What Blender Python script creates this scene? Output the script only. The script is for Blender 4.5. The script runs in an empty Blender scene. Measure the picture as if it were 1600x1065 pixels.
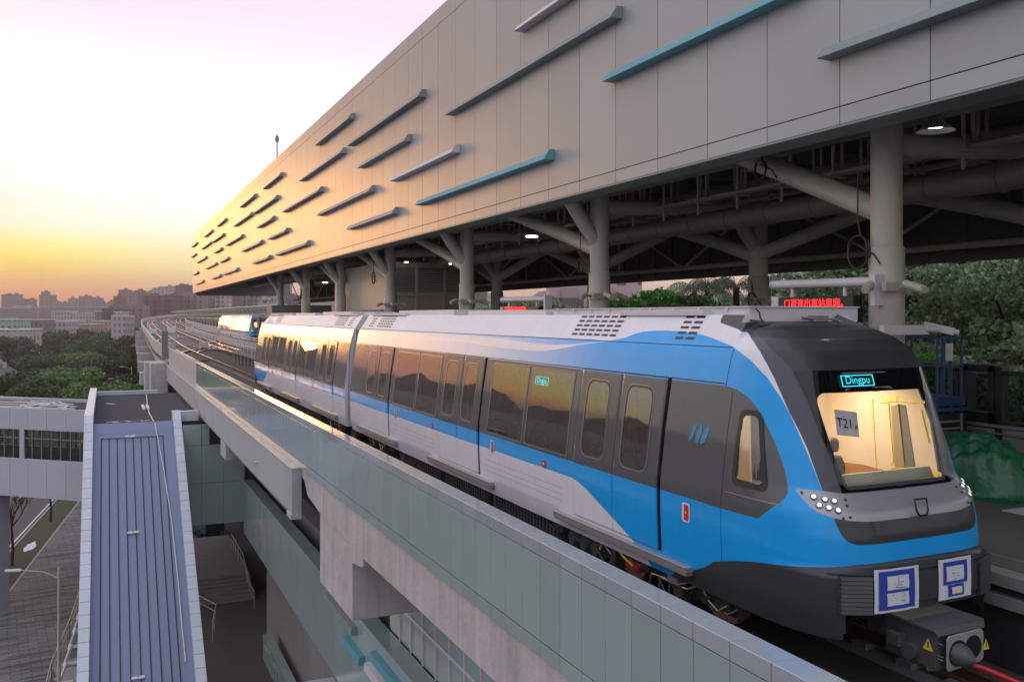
import bpy, math, random
import numpy as np
from mathutils import Vector, Matrix
random.seed(7)
S = bpy.context.scene
C = S.collection
R = math.radians

# ------------------------------------------------------------------ camera, sky, sun, exposure
FPX = 1380.0; H = 3.7; YAW = math.atan(634/FPX); cY, sY = math.cos(YAW), math.sin(YAW)
cd = bpy.data.cameras.new('camera'); cam = bpy.data.objects.new('camera', cd); C.objects.link(cam)
cam.location = (0, 0, H); cam.rotation_euler = (R(90), 0, -YAW)
cd.sensor_width = 36; cd.lens = 36*FPX/1600; cd.shift_y = -39.5/1600; cd.clip_start = .1; cd.clip_end = 9000
S.camera = cam
SUN_AZ, SUN_EL = R(-9), R(2.2)          # azimuth from +Y, negative towards -X
S.view_settings.view_transform = 'Standard'; S.view_settings.look = 'None'
S.view_settings.exposure = 0.42; S.view_settings.gamma = 1.0

def N(nt, t, loc=(0, 0), **k):
    n = nt.nodes.new(t)
    for a, b in k.items():
        if a in n.inputs.keys() if hasattr(n.inputs, 'keys') else False: n.inputs[a].default_value = b
        else: setattr(n, a, b)
    return n
def mth(nt, op, a, b=None, c=None, clamp=False):
    n = nt.nodes.new('ShaderNodeMath'); n.operation = op; n.use_clamp = clamp
    for i, x in enumerate((a, b, c)):
        if x is None: continue
        if isinstance(x, (int, float)): n.inputs[i].default_value = x
        else: nt.links.new(x, n.inputs[i])
    return n.outputs[0]
def mixc(nt, f, a, b):
    n = nt.nodes.new('ShaderNodeMix'); n.data_type = 'RGBA'
    for s, x in ((n.inputs[0], f), (n.inputs[6], a), (n.inputs[7], b)):
        if isinstance(x, (int, float)): s.default_value = x
        elif isinstance(x, tuple): s.default_value = (*x, 1)
        else: nt.links.new(x, s)
    return n.outputs[2]
def ramp(nt, f, stops, interp='LINEAR'):
    n = nt.nodes.new('ShaderNodeValToRGB'); r = n.color_ramp; r.interpolation = interp
    while len(r.elements) < len(stops): r.elements.new(.5)
    for e, (p, col) in zip(r.elements, stops): e.position = p; e.color = (*col, 1)
    nt.links.new(f, n.inputs[0]); return n.outputs[0]

W = bpy.data.worlds.new('World'); S.world = W; W.use_nodes = True
nt = W.node_tree; nt.nodes.clear(); L = nt.links.new
out = nt.nodes.new('ShaderNodeOutputWorld')
tc = nt.nodes.new('ShaderNodeTexCoord'); sp = nt.nodes.new('ShaderNodeSeparateXYZ'); L(tc.outputs['Generated'], sp.inputs[0])
el = mth(nt, 'MULTIPLY', mth(nt, 'ARCSINE', sp.outputs[2]), 180/math.pi)
az = mth(nt, 'MULTIPLY', mth(nt, 'ARCTAN2', sp.outputs[0], sp.outputs[1]), 180/math.pi)   # degrees from +Y
ef = mth(nt, 'DIVIDE', el, 60.0, clamp=True)
d_ = lambda e: e/60
warm = ramp(nt, ef, [(0, (.60, .20, .06)), (d_(1.4), (.88, .36, .06)), (d_(2.6), (1.0, .70, .03)), (d_(3.9), (1.05, .94, .20)), (d_(5.2), (1.0, .96, .72)),
                     (d_(8), (.98, .93, .94)), (d_(13), (.98, .91, .97)), (d_(18.5), (.80, .65, .76)), (d_(32), (.86, .82, .93)), (1, (.80, .85, 1.0))])
pale = ramp(nt, ef, [(0, (.56, .32, .26)), (d_(1.5), (.80, .46, .28)), (d_(3), (.95, .80, .50)), (d_(5), (1.0, .93, .78)),
                     (d_(8), (.98, .93, .94)), (d_(13), (.98, .91, .97)), (d_(18.5), (.80, .65, .76)), (d_(32), (.86, .82, .93)), (1, (.80, .85, 1.0))])
gold = ramp(nt, ef, [(0, (.75, .25, .12)), (d_(1.5), (1.25, .45, .28)), (d_(4), (1.3, .53, .28)), (d_(9), (1.2, .60, .14)), (d_(16), (1.2, .74, .28)), (d_(26), (.90, .76, .85)), (1, (.80, .82, 1.02))])
cool = ramp(nt, ef, [(0, (.58, .50, .50)), (d_(4), (.76, .68, .66)), (d_(10), (.82, .80, .84)), (d_(25), (.84, .87, .97)), (1, (.80, .85, 1.0))])
da = mth(nt, 'ABSOLUTE', mth(nt, 'SUBTRACT', az, -15.0))
f1 = mth(nt, 'DIVIDE', mth(nt, 'SUBTRACT', da, 11.0), 13.0, clamp=True)
f1 = mth(nt, 'SMOOTH_MIN', f1, 1.0, .1)
f2 = mth(nt, 'MAXIMUM', mth(nt, 'DIVIDE', mth(nt, 'SUBTRACT', -27.0, az), 26.0, clamp=True), mth(nt, 'DIVIDE', mth(nt, 'SUBTRACT', az, 20.0), 75.0, clamp=True))
fg = mth(nt, 'EXPONENT', mth(nt, 'MULTIPLY', mth(nt, 'POWER', mth(nt, 'DIVIDE', mth(nt, 'ADD', az, 16.5), 8.2), 2.0), -1.0))
sky = mixc(nt, f2, mixc(nt, fg, mixc(nt, f1, warm, pale), gold), cool)
# soft cloud streaks high in the sky
mp = nt.nodes.new('ShaderNodeMapping'); mp.inputs['Scale'].default_value = (2, 2, 9); L(tc.outputs['Generated'], mp.inputs[0])
nz = nt.nodes.new('ShaderNodeTexNoise'); nz.inputs['Scale'].default_value = 2.2; nz.inputs['Detail'].default_value = 5; L(mp.outputs[0], nz.inputs[0])
cl = mth(nt, 'MULTIPLY_ADD', nz.outputs[0], .16, .92)
cm = nt.nodes.new('ShaderNodeVectorMath'); cm.operation = 'SCALE'; L(sky, cm.inputs[0]); L(cl, cm.inputs['Scale'])
# bright glow where the sun went down (outside the frame)
de = mth(nt, 'SUBTRACT', el, 3.0); dz = mth(nt, 'SUBTRACT', az, -17.0)
q = mth(nt, 'ADD', mth(nt, 'POWER', mth(nt, 'DIVIDE', de, 5.0), 2.0), mth(nt, 'POWER', mth(nt, 'DIVIDE', dz, 5.5), 2.0))
gl = mth(nt, 'EXPONENT', mth(nt, 'MULTIPLY', q, -1.0))
gs = nt.nodes.new('ShaderNodeVectorMath'); gs.operation = 'SCALE'; gs.inputs[0].default_value = (.15, .06, .01); L(gl, gs.inputs['Scale'])
ad = nt.nodes.new('ShaderNodeVectorMath'); ad.operation = 'ADD'; L(cm.outputs[0], ad.inputs[0]); L(gs.outputs[0], ad.inputs[1])
b1 = nt.nodes.new('ShaderNodeBackground'); L(ad.outputs[0], b1.inputs[0]); b1.inputs[1].default_value = 1.0
L(b1.outputs[0], out.inputs[0])

sl = bpy.data.lights.new('sun', 'SUN'); sl.energy = .52; sl.angle = R(9); sl.color = (1, .50, .16)
so = bpy.data.objects.new('sun', sl); C.objects.link(so)
sd = Vector((math.sin(SUN_AZ)*math.cos(R(5)), math.cos(SUN_AZ)*math.cos(R(5)), math.sin(R(5))))
so.rotation_euler = sd.to_track_quat('Z', 'Y').to_euler()

# ------------------------------------------------------------------ helpers
def at(u, v, X=None, Y=None, Z=None, D=None):
    "point of the real place seen at (u,v) of the 1600-px photograph, on a known plane"
    t = (u-800)/FPX; q = -(v-493)/FPX; dx, dy, dz = t*cY+sY, cY-t*sY, q
    k = X/dx if X is not None else Y/dy if Y is not None else D if D is not None else (Z-H)/dz
    return Vector((k*dx, k*dy, H+k*dz))

def tag(o, label=None, cat=None, group=None, kind=None):
    if label: o['label'] = label
    if cat: o['category'] = cat
    if group: o['group'] = group
    if kind: o['kind'] = kind
    return o
def thing(name, label, cat, loc=(0, 0, 0), group=None, rz=0):
    o = bpy.data.objects.new(name, None); C.objects.link(o); o.location = loc; o.rotation_euler = (0, 0, rz)
    o.empty_display_size = .2
    return tag(o, label, cat, group)

class MB:
    def __init__(s): s.v = []; s.f = []; s.m = []; s.sm = []
    def face(s, pts, m=0, sm=False):
        b = len(s.v); s.v += [tuple(p) for p in pts]; s.f.append(tuple(range(b, b+len(pts)))); s.m.append(m); s.sm.append(sm)
    def raw(s, vs, fs, m=0, sm=False):
        b = len(s.v); s.v += [tuple(p) for p in vs]
        for f in fs: s.f.append(tuple(b+i for i in f)); s.m.append(m); s.sm.append(sm)
    def box(s, x0, x1, y0, y1, z0, z1, m=0):
        if x0 > x1: x0, x1 = x1, x0
        if y0 > y1: y0, y1 = y1, y0
        if z0 > z1: z0, z1 = z1, z0
        s.raw([(x0,y0,z0),(x1,y0,z0),(x1,y1,z0),(x0,y1,z0),(x0,y0,z1),(x1,y0,z1),(x1,y1,z1),(x0,y1,z1)],
              [(0,3,2,1),(4,5,6,7),(0,1,5,4),(1,2,6,5),(2,3,7,6),(3,0,4,7)], m)
        return s
    def bar(s, a, b, w, h, m=0, up=(0, 0, 1)):
        "box along a->b with width w (sideways) and height h (towards up)"
        a, b = Vector(a), Vector(b); d = (b-a)
        if d.length < 1e-6: return s
        d.normalize(); u = Vector(up)
        if abs(d.dot(u)) > .98: u = Vector((1, 0, 0))
        r = d.cross(u).normalized(); u = r.cross(d).normalized(); P = []
        for p in (a, b):
            for i, j in ((-1,-1),(1,-1),(1,1),(-1,1)): P.append(p+r*w/2*i+u*h/2*j)
        s.raw(P, [(0,1,2,3),(7,6,5,4),(0,4,5,1),(1,5,6,2),(2,6,7,3),(3,7,4,0)], m); return s
    def tube(s, pts, r, n=10, m=0, cap=True):
        pts = [Vector(p) for p in pts]; rr = r if isinstance(r, (list, tuple)) else [r]*len(pts)
        rings = []; pr = None
        for i, p in enumerate(pts):
            d = (pts[min(i+1, len(pts)-1)]-pts[max(i-1, 0)]).normalized()
            if pr is None:
                u = Vector((0, 0, 1)) if abs(d.z) < .9 else Vector((1, 0, 0)); u = (u-d*u.dot(d)).normalized()
            else: u = (pr-d*pr.dot(d)).normalized()
            pr = u; w = d.cross(u)
            rings.append([p+(u*math.cos(2*math.pi*k/n)+w*math.sin(2*math.pi*k/n))*rr[i] for k in range(n)])
        vs = [q for ring in rings for q in ring]; fs = []
        for i in range(len(pts)-1):
            for k in range(n):
                a, b = i*n+k, i*n+(k+1) % n; fs.append((a, a+n, b+n, b))
        s.raw(vs, fs, m, True)
        if cap: s.face(rings[0], m); s.face(rings[-1][::-1], m)
        return s
    def prism(s, poly, ax, a, b, m=0):
        "extrude a 2-D polygon along axis ax (0: (y,z), 1: (x,z), 2: (x,y))"
        def p3(p, t): return (t, p[0], p[1]) if ax == 0 else (p[0], t, p[1]) if ax == 1 else (p[0], p[1], t)
        n = len(poly); A = [p3(p, a) for p in poly]; B = [p3(p, b) for p in poly]
        s.raw(A+B, [tuple(range(n)), tuple(range(2*n-1, n-1, -1))]+[(i, n+i, n+(i+1) % n, (i+1) % n) for i in range(n)], m)
        return s
    def build(s, name, mats, parent=None, bevel=0, norm=True):
        me = bpy.data.meshes.new(name); me.from_pydata(s.v, [], s.f)
        if not isinstance(mats, (list, tuple)): mats = [mats]
        for m in mats: me.materials.append(m)
        me.polygons.foreach_set('material_index', s.m); me.polygons.foreach_set('use_smooth', s.sm)
        me.update()
        if norm:
            import bmesh
            bm = bmesh.new(); bm.from_mesh(me)
            bmesh.ops.recalc_face_normals(bm, faces=bm.faces); bm.to_mesh(me); bm.free()
        o = bpy.data.objects.new(name, me); C.objects.link(o)
        if parent is not None: o.parent = parent
        if bevel:
            b = o.modifiers.new('b', 'BEVEL'); b.width = bevel; b.segments = 2; b.limit_method = 'ANGLE'
        return o
def rel(o, parent):
    "parent a mesh built in world coordinates under an Empty that has a location"
    o.parent = parent; o.matrix_parent_inverse = Matrix.LocRotScale(parent.location, parent.rotation_euler, parent.scale).inverted(); return o
def copy_tree(o, parent=None):
    c = o.copy(); C.objects.link(c)
    if parent is not None: c.parent = parent
    for ch in [k for k in o.children]: copy_tree(ch, c)
    return c
def text(name, body, size, mat, parent, M, ext=.0, align='CENTER', shear=0):
    cu = bpy.data.curves.new(name, 'FONT'); cu.body = body; cu.size = size; cu.extrude = ext; cu.align_x = align; cu.align_y = 'CENTER'; cu.shear = shear
    t = bpy.data.objects.new(name, cu); C.objects.link(t)
    dg = bpy.context.evaluated_depsgraph_get(); me = bpy.data.meshes.new_from_object(t.evaluated_get(dg))
    bpy.data.objects.remove(t); me.transform(M); me.materials.clear(); me.materials.append(mat)
    o = bpy.data.objects.new(name, me); C.objects.link(o); o.parent = parent; return o

# ------------------------------------------------------------------ materials
def mat(name, col, rough=.6, metal=0, coat=0, noise=0, nscale=3, bump=0, bscale=40, ior=1.5, emit=None, estr=1, streak=0, coord='Object', spec=None):
    m = bpy.data.materials.new(name); m.use_nodes = True; nt = m.node_tree; b = nt.nodes['Principled BSDF']
    b.inputs['Base Color'].default_value = (*col, 1); b.inputs['Roughness'].default_value = rough; b.inputs['Metallic'].default_value = metal
    b.inputs['Coat Weight'].default_value = coat; b.inputs['Coat Roughness'].default_value = .05; b.inputs['IOR'].default_value = ior
    if spec is not None: b.inputs['Specular IOR Level'].default_value = spec
    if emit: b.inputs['Emission Color'].default_value = (*emit, 1); b.inputs['Emission Strength'].default_value = estr
    if noise or bump or streak: tc = nt.nodes.new('ShaderNodeTexCoord')
    if noise or streak:
        a = nt.nodes.new('ShaderNodeTexNoise'); a.inputs['Scale'].default_value = nscale; a.inputs['Detail'].default_value = 8; a.inputs['Roughness'].default_value = .65
        nt.links.new(tc.outputs[coord], a.inputs[0]); f = a.outputs[0]
        f = mth(nt, 'SUBTRACT', f, .5); amt = mth(nt, 'MULTIPLY', f, noise*2)
        if streak:
            mp = nt.nodes.new('ShaderNodeMapping'); mp.inputs['Scale'].default_value = (1, 1, .08); nt.links.new(tc.outputs[coord], mp.inputs[0])
            a2 = nt.nodes.new('ShaderNodeTexNoise'); a2.inputs['Scale'].default_value = 5; a2.inputs['Detail'].default_value = 6; nt.links.new(mp.outputs[0], a2.inputs[0])
            amt = mth(nt, 'ADD', amt, mth(nt, 'MULTIPLY', mth(nt, 'SUBTRACT', a2.outputs[0], .5), streak*2))
        sc = mth(nt, 'ADD', amt, 1.0)
        v = nt.nodes.new('ShaderNodeVectorMath'); v.operation = 'SCALE'; v.inputs[0].default_value = col; nt.links.new(sc, v.inputs['Scale'])
        nt.links.new(v.outputs[0], b.inputs['Base Color'])
        rv = mth(nt, 'MULTIPLY_ADD', f, min(.25, noise*1.2), rough, clamp=True); nt.links.new(rv, b.inputs['Roughness'])
    if bump:
        a = nt.nodes.new('ShaderNodeTexNoise'); a.inputs['Scale'].default_value = bscale; a.inputs['Detail'].default_value = 6
        nt.links.new(tc.outputs[coord], a.inputs[0]); bp = nt.nodes.new('ShaderNodeBump'); bp.inputs['Strength'].default_value = bump; bp.inputs['Distance'].default_value = .02
        nt.links.new(a.outputs[0], bp.inputs['Height']); nt.links.new(bp.outputs[0], b.inputs['Normal'])
    return m
def island(m, amt, bump=0):
    nt = m.node_tree; b = nt.nodes['Principled BSDF']; g = nt.nodes.new('ShaderNodeNewGeometry'); sc = mth(nt, 'MULTIPLY_ADD', g.outputs['Random Per Island'], amt*2, 1-amt)
    v = nt.nodes.new('ShaderNodeVectorMath'); v.operation = 'SCALE'; nt.links.new(sc, v.inputs['Scale']); i = b.inputs['Base Color']
    if i.is_linked: nt.links.new(i.links[0].from_socket, v.inputs[0])
    else: v.inputs[0].default_value = i.default_value[:3]
    nt.links.new(v.outputs[0], i)
    if bump:
        tc = nt.nodes.new('ShaderNodeTexCoord'); a = nt.nodes.new('ShaderNodeTexNoise'); a.inputs['Scale'].default_value = 1.1; a.inputs['Detail'].default_value = 1; nt.links.new(tc.outputs['Object'], a.inputs[0])
        bp = nt.nodes.new('ShaderNodeBump'); bp.inputs['Strength'].default_value = bump; bp.inputs['Distance'].default_value = .05; nt.links.new(a.outputs[0], bp.inputs['Height']); nt.links.new(bp.outputs[0], b.inputs['Normal'])
M = {}
M['facade'] = mat('facade_panel', (.31, .335, .355), .42, .22, noise=.015, nscale=.6)
M['facade'].node_tree.nodes['Principled BSDF'].inputs['Specular Tint'].default_value = (1, .74, .42, 1)  # sunset gold of grazing reflections is put into the panel tint
M['fin_grey'] = mat('fin_grey', (.30, .29, .29), .5, noise=.05)
M['fin_green'] = mat('fin_green_grey', (.20, .24, .24), .5, noise=.05)
M['fin_teal'] = mat('fin_teal', (.10, .30, .36), .5, noise=.05)
M['fin_white'] = mat('fin_white', (.55, .52, .54), .5)
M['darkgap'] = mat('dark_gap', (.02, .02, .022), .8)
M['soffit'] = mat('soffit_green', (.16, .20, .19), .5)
M['steel'] = mat('painted_steel', (.40, .38, .325), .5, noise=.18, nscale=2.5, bump=.15, bscale=25)
M['steel_dark'] = mat('dark_steel', (.19, .183, .17), .6, noise=.2, nscale=2)
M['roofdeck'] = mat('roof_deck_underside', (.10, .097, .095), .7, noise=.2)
M['duct'] = mat('duct_metal', (.22, .205, .17), .5, .2, noise=.2, nscale=4)
M['panel'] = mat('parapet_panel', (.31, .385, .38), .16, .12, noise=.06, nscale=.9, coat=.25)
M['panelcap'] = mat('parapet_cap', (.33, .36, .40), .10, .1, noise=.10, nscale=7, coat=.2)
M['panelpale'] = mat('pale_panel', (.36, .38, .39), .48, noise=.05, nscale=1, streak=.12)
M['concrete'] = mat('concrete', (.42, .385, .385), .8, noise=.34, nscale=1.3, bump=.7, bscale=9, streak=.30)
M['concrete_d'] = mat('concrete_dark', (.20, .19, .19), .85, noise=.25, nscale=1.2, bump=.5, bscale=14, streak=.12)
M['slab'] = mat('track_slab', (.06, .055, .052), .8, noise=.35, nscale=1.5, bump=.5, bscale=20)
M['platform'] = mat('platform_floor', (.11, .105, .095), .6, noise=.25, nscale=1.2, bump=.2)
M['rail'] = mat('rail_steel', (.85, .56, .42), .26, .95, noise=.15, nscale=4)  # orange sunset glow of the rails is put into the steel colour
M['rust'] = mat('rail_side_rust', (.10, .045, .03), .8, noise=.3, nscale=8)
M['black'] = mat('black_rubber', (.012, .012, .013), .45)
M['underframe'] = mat('underframe', (.035, .034, .034), .6, noise=.3, nscale=6)
M['undergrey'] = mat('equipment_box', (.065, .067, .072), .55, noise=.2, nscale=5)
M['metal'] = mat('bare_metal', (.55, .54, .53), .35, .9, noise=.1)
M['white'] = mat('white_paint', (.66, .63, .68), .35, coat=.3, noise=.04, nscale=2)
M['whitedull'] = mat('roof_white', (.55, .53, .56), .5, noise=.1, nscale=3)
M['darkpaint'] = mat('dark_grey_paint', (.040, .042, .048), .42, noise=.12, nscale=30, bump=.05, bscale=300)
M['red'] = mat('red_paint', (.55, .015, .015), .45)
M['yellow'] = mat('yellow_paint', (.75, .55, .03), .5)
M['dashgrey'] = mat('dash_cover', (.46, .45, .36), .6, noise=.1, nscale=8)
M['darkgreen'] = mat('dark_window_plane', (.03, .04, .035), .6)  # for the added dark plane inside the cab side window
M['cabtan'] = mat('cab_pillar', (.36, .29, .19), .6)
M['tapesoft'] = mat('masking_tape', (.82, .66, .22), .6, noise=.2, nscale=9)
M['cream'] = mat('cab_lining', (.74, .62, .50), .6, noise=.05)
M['tape'] = mat('yellow_tape', (.85, .66, .05), .6)
M['paper'] = mat('paper', (.62, .62, .70), .7, noise=.06, nscale=20)
M['papergrey'] = mat('grey_paper', (.46, .47, .52), .7)
M['bluetape'] = mat('blue_tape', (.02, .06, .36), .5, noise=.1, nscale=20)
M['ink'] = mat('ink', (.01, .01, .012), .6)
M['cyan'] = mat('cyan_display', (.0, .1, .12), .5, emit=(.05, .75, .85), estr=.9)
M['ledred'] = mat('red_led', (.1, 0, 0), .5, emit=(1, .015, .02), estr=3.0)
M['lampon'] = mat('lamp_on', (1, 1, 1), .5, emit=(1, .97, .9), estr=14)
M['headled'] = mat('headlamp_lens', (.8, .8, .8), .15, emit=(1, .95, .9), estr=.55)
M['taillamp'] = mat('tail_lamp', (.8, .1, .05), .3, emit=(1, .12, .03), estr=3)
M['silver'] = mat('silver_mask', (.20, .20, .215), .33, .45, noise=.05, nscale=60)
M['logo'] = mat('blue_logo', (.015, .21, .34), .4)
M['seat'] = mat('seat_shell', (.10, .10, .12), .4)
M['redint'] = mat('red_interior', (.40, .03, .04), .5)
M['interior'] = mat('train_interior', (.16, .16, .13), .6)
M['wood'] = mat('cab_floor', (.42, .20, .07), .5)
M['bluegreyroof'] = mat('blue_roof_sheet', (.165, .19, .30), .48, noise=.07, nscale=5, streak=.05, bump=.05)
M['bluedark'] = mat('roof_felt', (.022, .027, .045), 1.0, noise=.2, nscale=6)
M['curbwhite'] = mat('curb_panel', (.50, .51, .58), .4, noise=.06, nscale=2, coat=.1)
M['bridgewhite'] = mat('bridge_panel', (.40, .40, .46), .45, noise=.06, nscale=1.5)
M['ground'] = mat('ground', (.07, .068, .066), .9, noise=.3, nscale=.05, bump=.2)
M['asphalt'] = mat('asphalt', (.06, .058, .062), .85, noise=.25, nscale=.6, bump=.3, bscale=30)
M['courtfloor'] = mat('court_paving', (.075, .07, .068), .85, noise=.3, nscale=.5, bump=.3)
M['paint'] = mat('road_paint', (.6, .6, .6), .7, noise=.2)
M['kerb'] = mat('kerb_stone', (.28, .27, .27), .8, noise=.2)
M['soil'] = mat('verge', (.05, .055, .025), .95, noise=.4, nscale=1.5, bump=.8)
M['bark'] = mat('bark', (.055, .04, .03), .9, noise=.3, nscale=6, bump=.8)
M['tarp'] = mat('green_tarp', (.015, .13, .055), .32, noise=.35, nscale=4, bump=1.0, bscale=6)
M['liftblue'] = mat('lift_blue', (.02, .06, .16), .5, noise=.15)
M['hose'] = mat('red_hose', (.42, .01, .02), .35)
M['car_glass'] = mat('dark_glass', (.01, .012, .014), .05, ior=1.5)
M['vanpaint'] = mat('van_green', (.02, .08, .08), .35, coat=.5)
M['orange'] = mat('cone_orange', (.7, .10, .02), .6)
M['copper'] = mat('coil_cable', (.015, .015, .015), .5)

def schlick(nt, ior):
    f0 = ((ior-1)/(ior+1))**2; g = nt.nodes.new('ShaderNodeNewGeometry'); d = nt.nodes.new('ShaderNodeVectorMath'); d.operation = 'DOT_PRODUCT'
    nt.links.new(g.outputs['Normal'], d.inputs[0]); nt.links.new(g.outputs['Incoming'], d.inputs[1])
    k = mth(nt, 'POWER', mth(nt, 'SUBTRACT', 1.0, mth(nt, 'ABSOLUTE', d.outputs['Value'])), 5.0)
    return mth(nt, 'MULTIPLY_ADD', k, 1-f0, f0, clamp=True)
for k_, a_, b_ in (('facade', .05, .10), ('panel', .05, .12), ('panelcap', .07, .06), ('bridgewhite', .04, 0), ('curbwhite', .05, 0), ('panelpale', .05, .08)): island(M[k_], a_, b_)
def glassmat(name, tint, refl_ior, trans):
    m = bpy.data.materials.new(name); m.use_nodes = True; nt = m.node_tree; nt.nodes.clear()
    o = nt.nodes.new('ShaderNodeOutputMaterial'); fr = schlick(nt, refl_ior)
    tr = nt.nodes.new('ShaderNodeBsdfTransparent'); tr.inputs[0].default_value = (*tint, 1)
    df = nt.nodes.new('ShaderNodeBsdfDiffuse'); df.inputs[0].default_value = (.02, .02, .02, 1)
    m1 = nt.nodes.new('ShaderNodeMixShader'); m1.inputs[0].default_value = trans; nt.links.new(df.outputs[0], m1.inputs[1]); nt.links.new(tr.outputs[0], m1.inputs[2])
    g = nt.nodes.new('ShaderNodeBsdfGlossy'); g.inputs['Roughness'].default_value = .015; g.inputs[0].default_value = (1, 1, 1, 1)
    mx = nt.nodes.new('ShaderNodeMixShader'); nt.links.new(fr, mx.inputs[0]); nt.links.new(m1.outputs[0], mx.inputs[1]); nt.links.new(g.outputs[0], mx.inputs[2])
    nt.links.new(mx.outputs[0], o.inputs[0]); return m
M['winglass'] = glassmat('tinted_window', (.42, .42, .36), 2.5, .85)
M['clearglass'] = glassmat('clear_glass', (.80, .84, .80), 1.45, .95)
M['stnglass'] = glassmat('greenish_glass', (.66, .76, .70), 1.5, .9)

def leafmat(name, a, b, c=None):
    m = bpy.data.materials.new(name); m.use_nodes = True; nt = m.node_tree; bs = nt.nodes['Principled BSDF']
    g = nt.nodes.new('ShaderNodeNewGeometry'); oi = nt.nodes.new('ShaderNodeObjectInfo')
    col = mixc(nt, g.outputs['Random Per Island'], a, b)
    hs = nt.nodes.new('ShaderNodeHueSaturation'); nt.links.new(col, hs.inputs['Color'])
    nt.links.new(mth(nt, 'MULTIPLY_ADD', oi.outputs['Random'], .04, .48), hs.inputs['Hue'])
    nt.links.new(mth(nt, 'MULTIPLY_ADD', oi.outputs['Random'], 1.1, .6), hs.inputs['Value'])
    nt.links.new(hs.outputs[0], bs.inputs['Base Color']); bs.inputs['Roughness'].default_value = .6
    tr = nt.nodes.new('ShaderNodeBsdfTranslucent'); nt.links.new(hs.outputs[0], tr.inputs[0])
    mx = nt.nodes.new('ShaderNodeMixShader'); mx.inputs[0].default_value = .25
    o = nt.nodes['Material Output']; nt.links.new(bs.outputs[0], mx.inputs[1]); nt.links.new(tr.outputs[0], mx.inputs[2]); nt.links.new(mx.outputs[0], o.inputs[0])
    return m
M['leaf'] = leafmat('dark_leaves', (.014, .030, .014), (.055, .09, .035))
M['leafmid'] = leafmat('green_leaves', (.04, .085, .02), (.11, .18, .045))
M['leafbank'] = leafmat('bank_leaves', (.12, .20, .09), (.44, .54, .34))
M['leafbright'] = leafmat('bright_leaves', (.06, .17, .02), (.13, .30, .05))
M['leafpalm'] = leafmat('palm_leaves', (.08, .11, .06), (.16, .20, .11))

# ------------------------------------------------------------------ the train: body surface
XC, YE = 7.55, 8.1
WT = [(0.45,1.27),(0.8,1.33),(1.3,1.35),(1.67,1.35),(2.3,1.275),(2.92,1.175),(3.2,1.11),(3.33,1.06),(3.45,.95),(3.55,.8),(3.6,.6),(3.63,.35)]
YT = [(0.45,6.33),(1.15,6.33),(1.2,6.42),(1.5,6.45),(1.75,6.52),(1.88,6.66),(1.95,6.73),(3.12,7.10),(3.3,7.2),(3.45,7.38),(3.55,7.62),(3.6,7.8),(3.63,8.0)]
BT = [(0.45,1.27),(0.8,1.33),(1.3,1.35),(1.67,1.35),(2.3,1.275),(2.92,1.175),(3.2,1.11),(3.33,1.06),(3.36,1.03),(3.71,.80)]
NE = 4.2
def lerp(t, z):
    if z <= t[0][0]: return t[0][1]
    for (a, b), (c2, d2) in zip(t, t[1:]):
        if z <= c2: return b+(d2-b)*(z-a)/(c2-a)
    return t[-1][1]
_arc = {}
def arc_table(z):
    k = round(z, 4)
    if k not in _arc:
        w, yc = lerp(WT, z), lerp(YT, z); D = YE-yc; T = [(0, w, YE)]; Lh = 0; n = 240
        for i in range(1, n+1):
            a = math.pi/2*(1-i/n); x = w*math.sin(a)**(2/NE); y = yc+D*(1-max(math.cos(a), 0)**(2/NE))
            Lh += math.hypot(x-T[-1][1], y-T[-1][2]); T.append((Lh, x, y))
        _arc[k] = T
    return _arc[k]
def SP(p, z, nose=True):
    "point of the left-hand side surface, chart (p, z) -> (x<=0 from the centre line, y, z)"
    if p >= YE or not nose: return Vector((-lerp(WT if nose and z < 3.34 else BT, z), p, z))
    T = arc_table(z); s = YE-p
    if s >= T[-1][0]: return Vector((0, T[-1][2], z))
    lo, hi = 0, len(T)-1
    while hi-lo > 1:
        mid = (lo+hi)//2
        if T[mid][0] <= s: lo = mid
        else: hi = mid
    a, b = T[lo], T[hi]; t = (s-a[0])/max(b[0]-a[0], 1e-9)
    return Vector((-(a[1]+(b[1]-a[1])*t), a[2]+(b[2]-a[2])*t, z))
def SPo(p, z, off):
    a = SP(p, z); e = .02
    du = SP(p+e, z)-SP(p-e, z); dv = SP(p, z+e)-SP(p, z-e); n = du.cross(dv)
    if n.length < 1e-9: return a
    n.normalize()
    if n.x > 0 or (abs(n.x) < .2 and n.y > 0): n = -n
    if p < YE and n.y > .3: n = -n
    return a+n*off

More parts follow.
